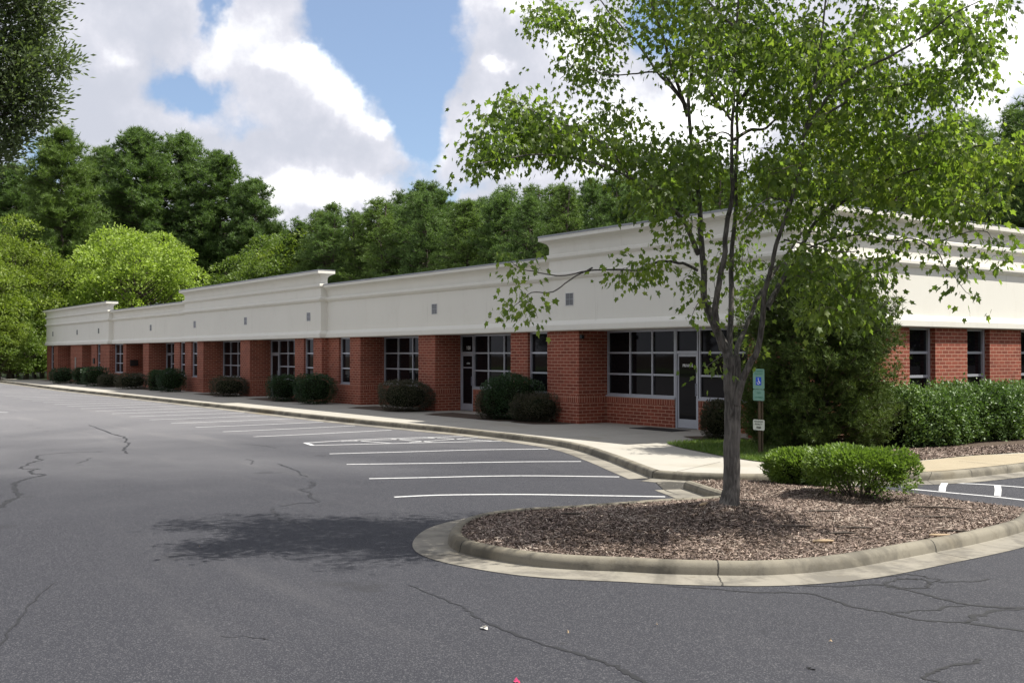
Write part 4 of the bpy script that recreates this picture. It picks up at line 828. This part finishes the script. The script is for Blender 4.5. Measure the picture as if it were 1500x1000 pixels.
    np_mesh('crown', V, Fc, M['maple'], e); print('maple leaves', n)
maple()
# ------------------------------------------------------------------ background trees
def hide_proto(o): pass
def pine_mesh(seed, H_=20, R_=3.2, crown=.62, nb=95, dens=20, mat='pine', blade=.42):
    global rng
    sv = rng; rng = np.random.default_rng(seed); br = [tube(catmull([(0, 0, -.3), (rng.normal() * .15, rng.normal() * .15, H_ * .5), (rng.normal() * .3, rng.normal() * .3, H_ * .97)], 8), np.linspace(.26, .04, 17), 8)]; TP = []; TD = []
    for i in range(nb):
        t = (i + rng.random()) / nb; z = H_ * (1 - crown) + t * H_ * crown * .97; prof = (R_ * (1 - t ** 2.2) ** .6 if H_ > 22 else R_ * 1.15 * (1 - t ** 1.6) ** .75) * (.55 + .45 * min(1, t * 4)); ln = prof * rng.uniform(.55, 1.15) + .3; a = rng.uniform(0, 6.283)
        s = np.array((0, 0, z)); en = np.array((math.cos(a) * ln, math.sin(a) * ln, z + ln * rng.uniform(.0, .4) + .2)); c = catmull([s, (s + en) / 2 + (0, 0, -.15), en], 4); br.append(tube(c, np.linspace(.06, .015, len(c)), 4))
        k = max(4, int(dens * (ln / R_ + .25))); 
        for j in range(k):
            u = rng.uniform(.3, 1.03); b0 = s + (en - s) * u; sp = .55 * (.4 + u * .6); TP.append(b0 + rng.normal(size=3) * (sp * .62, sp * .62, .22)); TD.append(nrm(en - s) * .5 + rng.normal(size=3) * .4 + (0, 0, .9))
    for j in range(16): TP.append(np.array((rng.normal() * .3, rng.normal() * .3, H_ * rng.uniform(.93, 1.0)))); TD.append(np.array((0, 0, 1)) + rng.normal(size=3) * .3)
    P = np.array(TP); D = np.array(TD); V, Fc = scatter(*tuft(13, .062, .5, seed), P, frames(D), rng.uniform(.7, 1.2, len(P)) * blade)
    Vb, Fb = join_parts(br); rng = sv
    return (V, Fc), (Vb, Fb)
def broad_mesh(seed, H_=12, R_=4.2, low=.12, clumps=70, per=210, leaf=.2, tall=1.0, lopside=0):
    global rng
    sv = rng; rng = np.random.default_rng(seed); zc = H_ * (low + 1) / 2; rz_ = H_ * (1 - low) / 2; br = [tube(catmull([(0, 0, -.3), (rng.normal() * .1, rng.normal() * .1, H_ * .35), (0, 0, H_ * .8)], 6), np.linspace(.22, .05, 13), 8)]; P = []; D = []
    for i in range(clumps):
        d = nrm(rng.normal(size=3)); d[2] = d[2] * .9 + .1; q = rng.uniform(.45, .93); c = np.array((d[0] * R_ * q, d[1] * R_ * q, zc + d[2] * rz_ * q)); cr = R_ * rng.uniform(.16, .30)
        s = np.array((0, 0, max(H_ * .15, c[2] - np.linalg.norm(c[:2]) * .8))); br.append(tube(catmull([s, (s + c) / 2 + (0, 0, -.2), c], 4), np.linspace(.07, .015, 9), 4))
        e = nrm(rng.normal(size=(per, 3))); e[:, 2] = np.where(rng.random(per) < .65, np.abs(e[:, 2]), e[:, 2]); k = rng.uniform(.5, 1.08, per) ** .6; pp = c + e * k[:, None] * cr * (1, 1, .72); P.append(pp); D.append(e * .8 + rng.normal(size=(per, 3)) * .6 + nrm(c - (0, 0, zc)) * .3)
    P = np.concatenate(P); D = np.concatenate(D); n = len(P); V, Fc = scatter(*LEAF, P, frames(D, rng.normal(size=(n, 3)) * .7 + (0, 0, .8)), rng.uniform(.7, 1.35, n) * leaf)
    Vb, Fb = join_parts(br); rng = sv
    return (V, Fc), (Vb, Fb)
PROTO = {}
def proto(key, fn, mat, bark='bark_dark'):
    c, t = fn; a = bpy.data.meshes.new; 
    oc = np_mesh('crown', c[0], c[1], M[mat]); ot = np_mesh('trunk', t[0], t[1], M[bark], smooth=True); PROTO[key] = (oc.data, ot.data); bpy.data.objects.remove(oc); bpy.data.objects.remove(ot)
for s in range(4): proto('pine%d' % s, pine_mesh(20 + s, 20, (2.5, 2.9, 2.3, 3.1)[s], (.62, .68, .72, .6)[s], 120, 27), 'pine' if s != 1 else 'pine_light')
for s in range(3): proto('bigpine%d' % s, pine_mesh(40 + s, 24, (5.0, 4.4, 5.4)[s], (.74, .8, .72)[s], 230, 40, blade=.55), 'pine' if s != 1 else 'pine_light')
proto('lime', broad_mesh(61, 14, 6.6, .08, 120, 230, .26), 'lime'); proto('broad0', broad_mesh(62, 12, 4.6, .1, 80, 210, .22), 'broad'); proto('broad1', broad_mesh(63, 12, 4.2, .05, 80, 210, .24), 'gold'); proto('broad2', broad_mesh(64, 15, 5.2, .12, 100, 220, .24), 'gold')
proto('under', broad_mesh(65, 5, 3.0, .0, 50, 160, .2), 'broad')
GT = 'trees standing behind the building'
def put(key, name, x, ytop, Z, label, group=GT, wmul=1.0, zbase=-.03):
    a, b_ = W((x - 750) / F_PX * Z, Z); h = CAMZ + (HZ - ytop) / F_PX * Z - zbase; ref = {'pine': 20, 'bigp': 24, 'lime': 14, 'broad0': 12, 'broad1': 12, 'broad2': 15, 'under': 5}.get(key if key in ('lime', 'broad0', 'broad1', 'broad2', 'under') else key[:4])
    s = h / ref; e = empty(name, (a, b_, zbase), label, 'tree', group, random.uniform(0, 6.28)); e.scale = (s * wmul, s * wmul, s)
    for nm, me in zip(('crown', 'trunk'), PROTO[key]): o = bpy.data.objects.new(nm, me); COL.objects.link(o); o.parent = e
    return e
# left group beyond the far end of the building
put('bigpine1', 'pine_tree', 88, 186, 112, 'tall light green pine at left with rounded open top', wmul=.95)
put('bigpine0', 'pine_tree', 205, 188, 128, 'tallest dark pine of the left cluster, directly above the lime tree', wmul=1.1); put('bigpine2', 'pine_tree', 262, 196, 134, 'broad dark pine in the middle of the left cluster', wmul=1.05)
put('bigpine0', 'pine_tree', 322, 222, 130, 'dark pine on the right shoulder of the left cluster', wmul=1.0); put('bigpine2', 'pine_tree', 372, 262, 126, 'shorter dark pine at the right edge of the left cluster', wmul=.9); put('bigpine1', 'pine_tree', 150, 215, 140, 'dark pine between the light pine and the tallest pine', wmul=1)
put('bigpine0', 'pine_tree', 20, 240, 130, 'dark pine at far left behind the overhanging oak', wmul=1); put('bigpine2', 'pine_tree', 300, 300, 150, 'dark pine filling low between left cluster and lime tree', wmul=1.3); put('bigpine1', 'pine_tree', 405, 330, 128, 'low pine beside the right edge of the left cluster', wmul=1.2)
put('lime', 'round_tree', 198, 327, 106, 'bright yellow-green round tree above the far end of the roof', wmul=1.0)
for x, y, Z, k, lab in ((18, 318, 97, 'broad2', 'sunlit yellow-green tree at the far left edge'), (62, 352, 112, 'broad0', 'dark leafy tree between the left edge tree and the lime tree'), (-25, 340, 90, 'broad1', 'yellow-green tree cut by the left edge'), (52, 425, 100, 'broad1', 'small yellow-green tree left of the building end'),
                        (95, 405, 118, 'broad0', 'leafy tree just above the far parapet corner'), (-8, 395, 93, 'broad0', 'mid green tree at the left edge under the yellow-green tree'), (0, 440, 88, 'broad1', 'low yellow-green tree at the left edge by the lot')): put(k, 'broadleaf_tree', x, y, Z, lab)
for x, y, Z in ((12, 475, 92), (38, 462, 97), (62, 478, 100), (-20, 480, 88), (25, 490, 104), (50, 495, 106), (0, 490, 108), (75, 500, 112)): put('under', 'understory_bush', x, y, Z, 'dark bush %s under the trees at the far left of the lot' % ('in the front row' if Z < 103 else 'in the back row'), 'dark bushes under the left trees', 1.1)
for x, y, Z in ((60, 190, 160), (-60, 200, 150)): put('bigpine0', 'pine_tree', x, y + 70, Z, 'hazy pine far behind the left trees', 'distant pines behind the left trees', 1.2)
# deciduous in front of the pine row
for x, y, Z, k, lab, wm in ((398, 345, 112, 'broad0', 'dull green tree left of the yellow-green group over the roof', 1.1), (468, 318, 108, 'broad1', 'yellow-green tree above the middle parapet', 1.15), (545, 318, 104, 'broad1', 'yellow-green tree at the right of the roofline group', 1.1), (432, 350, 106, 'broad0', 'low rounded green tree over the middle parapet', 1.1),
                            (592, 350, 98, 'broad1', 'small bright tree right of the cornice end', .8), (500, 372, 100, 'broad0', 'low green tree right behind the cornice end', 1.1), (1080, 262, 78, 'broad2', 'yellow-green tree seen behind the maple stems', .8), (350, 375, 116, 'broad0', 'low green tree above the parapet right of the lime tree', 1.2)): put(k, 'broadleaf_tree', x, y, Z, lab, wmul=wm)
prof = [(370, 300), (445, 292), (480, 300), (520, 308), (560, 284), (620, 276), (700, 280), (760, 276), (860, 262), (1000, 240), (1100, 240), (1200, 225), (1400, 175), (1450, 150), (1500, 138), (1600, 120), (1750, 110)]
px_, py_ = zip(*prof); r2 = random.Random(5); rows = [(44.5, 3.5, 16), (49.5, 3.4, 4), (56, 3.6, 0)]
for Y_, st, low in rows:
    X_ = -101 + r2.uniform(0, 3)
    while X_ < 12:
        yy = Y_ + r2.uniform(-1.2, 1.2); fwd = -CS * X_ + SN * yy; rt = SN * X_ + CS * yy; x = 750 + rt / fwd * F_PX
        if 365 < x < 1620:
            yt = np.interp(x, px_, py_) + low + r2.uniform(-14, 20); wq = r2.uniform(.92, 1.28); rn = ('front', 'middle', 'back')[rows.index((Y_, st, low))]; zn = [t for lim, t in ((430, 'above the left roofline beside the yellow-green trees'), (500, 'above the cornice end in the middle of the roof'), (570, 'just right of the middle cornice end'), (640, 'above the low parapet right of the small bright tree'), (705, 'above the low parapet near door 108'), (765, 'above the low parapet before the roof steps up'), (830, 'right where the roof steps up'), (900, 'above the left end of the near high roof'), (980, 'behind the left side of the maple crown'), (1080, 'behind the maple trunk'), (1180, 'seen through the middle of the maple crown'), (1300, 'seen through the right of the maple crown'), (1420, 'behind the right edge of the maple crown'), (9999, 'at the right edge above the end wall')) if x < lim][0]; put('pine%d' % r2.randrange(4), 'pine_tree', x, yt, fwd, '%s pine, %s row, %s' % (('slim', 'broad')[wq > 1.1], rn, zn), 'pines in the dense row behind the building', wq)
        X_ += st * r2.uniform(.75, 1.3)
# low growth hiding the horizon between trunks behind the building and at its right end
for i in range(26):
    X_ = -104 + i * 4.6; put('under', 'understory_bush', 750 + (SN * X_ + CS * 47) / (-CS * X_ + SN * 47) * F_PX, HZ - 4.6 / ((-CS * X_ + SN * 47)) * F_PX, (-CS * X_ + SN * 47), 'bush among the pine trunks behind the building', 'bushes among the pine trunks', 1.3)
# trees across the lot behind the camera, mirrored in the windows
for i in range(15):
    X_ = -112 + i * 10.5; Y_ = -40 + r2.uniform(-3, 3); k = ('broad2', 'broad0', 'bigpine2')[i % 3]; e = empty('broadleaf_tree' if k[0] == 'b' and k != 'bigpine2' else 'pine_tree', (X_, Y_, -.03), 'tree on the far lawn across the lot, mirrored in the windows', 'tree', 'trees across the parking lot', r2.uniform(0, 6))
    e.scale = (1.35, 1.35, 1.2) if k != 'bigpine2' else (1, 1, .8)
    for nm, me in zip(('crown', 'trunk'), PROTO[k]): o = bpy.data.objects.new(nm, me); COL.objects.link(o); o.parent = e
# overhanging willow oak, upper left
def oak():
    Z = 27.0; a, b_ = W((-190 - 750) / F_PX * Z, Z); e = empty('willow_oak', (a, b_, -.03), 'fine-leaved dark oak overhanging the upper left corner', 'tree'); org = np.array((a, b_, -.03)); parts = [tube(catmull([(0, 0, -.2), (.1, 0, 3), (0, .2, 7), (.1, 0, 11.5)], 6), np.linspace(.33, .06, 19), 10)]; P = []; D = []
    cl = [(20, -20, 60, 60, 46, 1.2), (70, 15, 34, 30, 16, .6), (40, 70, 50, 40, 38, 1.0), (82, 88, 28, 14, 11, .4), (20, 130, 50, 40, 38, 1), (58, 140, 34, 14, 12, .5), (60, 170, 18, 14, 7, .4), (10, 195, 34, 26, 22, .8), (-60, 100, 60, 130, 90, 2), (-120, 0, 80, 140, 90, 2.5), (-40, -90, 100, 70, 70, 2), (-260, 20, 110, 170, 110, 2.8), (0, 225, 22, 12, 7, .5)]
    for x, y, rx_, ry_, k, ds in cl:
        q = nrm(rng.normal(size=(k, 3))) * (rng.random(k) ** .45)[:, None]
        for v in q:
            t = P3(x + v[0] * rx_, y + v[1] * ry_, Z + v[2] * ds) - org; s = np.array((.05, 0, min(max(4.0, t[2] - .45 * np.linalg.norm(t[:2])), 11))); c = catmull([s, s + (t - s) * .5 + (0, 0, .25), t], 5); parts.append(tube(c, np.linspace(.035, .004, len(c)), 3))
            m_ = 74; dv = nrm(t - s); p = t + dv * rng.uniform(-.5, .25, m_)[:, None] + rng.normal(size=(m_, 3)) * (.2, .2, .15); P.append(p); D.append(nrm(p - t) * .7 + dv * .5 + rng.normal(size=(m_, 3)) * .4)
    P = np.concatenate(P); D = np.concatenate(D); n = len(P); T = ([(0, 0, 0), (.18, .5, .03), (0, 1, 0), (-.18, .5, .03)], [(0, 1, 2), (0, 2, 3)])
    V, Fc = scatter(*T, P, frames(D), rng.uniform(.12, .19, n)); np_mesh('crown', V, Fc, M['oak'], e); V, Fc = join_parts(parts); np_mesh('trunk', V, Fc, M['bark_dark'], e, smooth=True)
oak()
def nest():
    c = P3(1346, 203, 14.6); L_ = []
    for i in range(90):
        a = rng.normal(size=3) * (.10, .10, .045); d = nrm(rng.normal(size=3) * (1, 1, .35)) * rng.uniform(.08, .2); L_.append(tube([a - d, a + rng.normal(size=3) * .01, a + d], [.004, .005, .003], 4))
    V, Fc = join_parts(L_); tag(np_mesh('bird_nest', V, Fc, M['bark_dark'], None, tuple(c)), 'dark twig nest among the right branches of the maple', 'nest')
nest()
# ------------------------------------------------------------------ small things on the ground
def stick(x, y, L_, ang, r, label, z=None, mat='bark_dark'):
    a, b_ = G(x, y, .22); zz = float(mound_h(np.array([[a, b_]]))[0]) if z is None else z; d = np.array((math.cos(ang), math.sin(ang), 0)) * L_ / 2; p = np.array((0, 0, .01))
    V, Fc = tube(catmull([p - d, p + rng.normal(size=3) * .02 * (1, 1, .2), p + d], 4), np.array([.4, .8, 1, 1, 1, .9, .8, .6, .3]) * r, 6); o = np_mesh('fallen_stick', V, Fc, M[mat], None, (a, b_, zz + .018), smooth=True); tag(o, label, 'stick', 'sticks lying on the mulch')
AX = math.atan2(CS, SN)
for x, y, L_, an, lab in ((1160, 771, .5, -.15, 'dark stick left of centre on the right half of the mulch'), (1248, 767, .45, -.1, 'dark stick in front of the wider island shrub'), (1232, 775, .35, .05, 'short dark stick just below another, before the wider shrub'), (1368, 738, .8, -.25, 'long dark stick by the back edge of the island'), (1366, 749, .6, .0, 'thin stick near the back right of the mulch'),
                          (1396, 767, .4, -.2, 'dark stick near the right end of the mulch'), (838, 758, .3, -.1, 'short dark stick near the back left rim'), (1100, 728, .5, -.1, 'dark root-like stick right of the maple trunk'), (1200, 752, .6, .1, 'thin brown stick below the wider shrub on its left')): stick(x, y, L_, an + math.pi / 2 - math.pi / 2 + math.atan2(CS, SN), .014, lab)
for x, y, an, lab in ((1030, 755, 1.0, 'pale bleached bark piece left of the trunk on mulch'), (1205, 785, .2, 'pale bark sliver in the middle of the mulch'), (1375, 773, .1, 'pale bark sliver at the right of the mulch')): stick(x, y, .26, an + AX, .02, lab, mat='dryleaf')
def litter(x, y, s, mat, label, cat='litter', z=.004, name='dry_leaf'):
    a, b_ = G(x, y); m = MB(); m.face([(-s, -s * .3, .004), (-s * .1, -s * .5, .012), (s, -s * .1, .004), (s * .2, s * .45, .02)]); m.face([(-s * .4, -.2 * s, .02), (s * .3, 0, .035), (s * .1, s * .6, .01), (-s * .5, s * .4, .008)]); o = m.build(name, M[mat], None, (a, b_, z)); o.rotation_euler.z = rng.uniform(0, 6); tag(o, label, cat)
litter(710, 920, .05, 'paper', 'white crumpled scrap beside the long crack in the foreground', name='paper_scrap'); litter(757, 998, .04, 'pink', 'pink and white scrap at the bottom edge of the asphalt', name='pink_wrapper')
for i, (x, y) in enumerate(((961, 915), (832, 927), (1215, 939), (293, 801))): litter(x, y, .016, 'dryleaf', 'tiny pale fleck of leaf litter on the asphalt'); bpy.data.objects[-1] if False else None
for o in list(COL.objects):
    if o.name.startswith('dry_leaf'): o['group'] = 'leaf flecks on the asphalt'
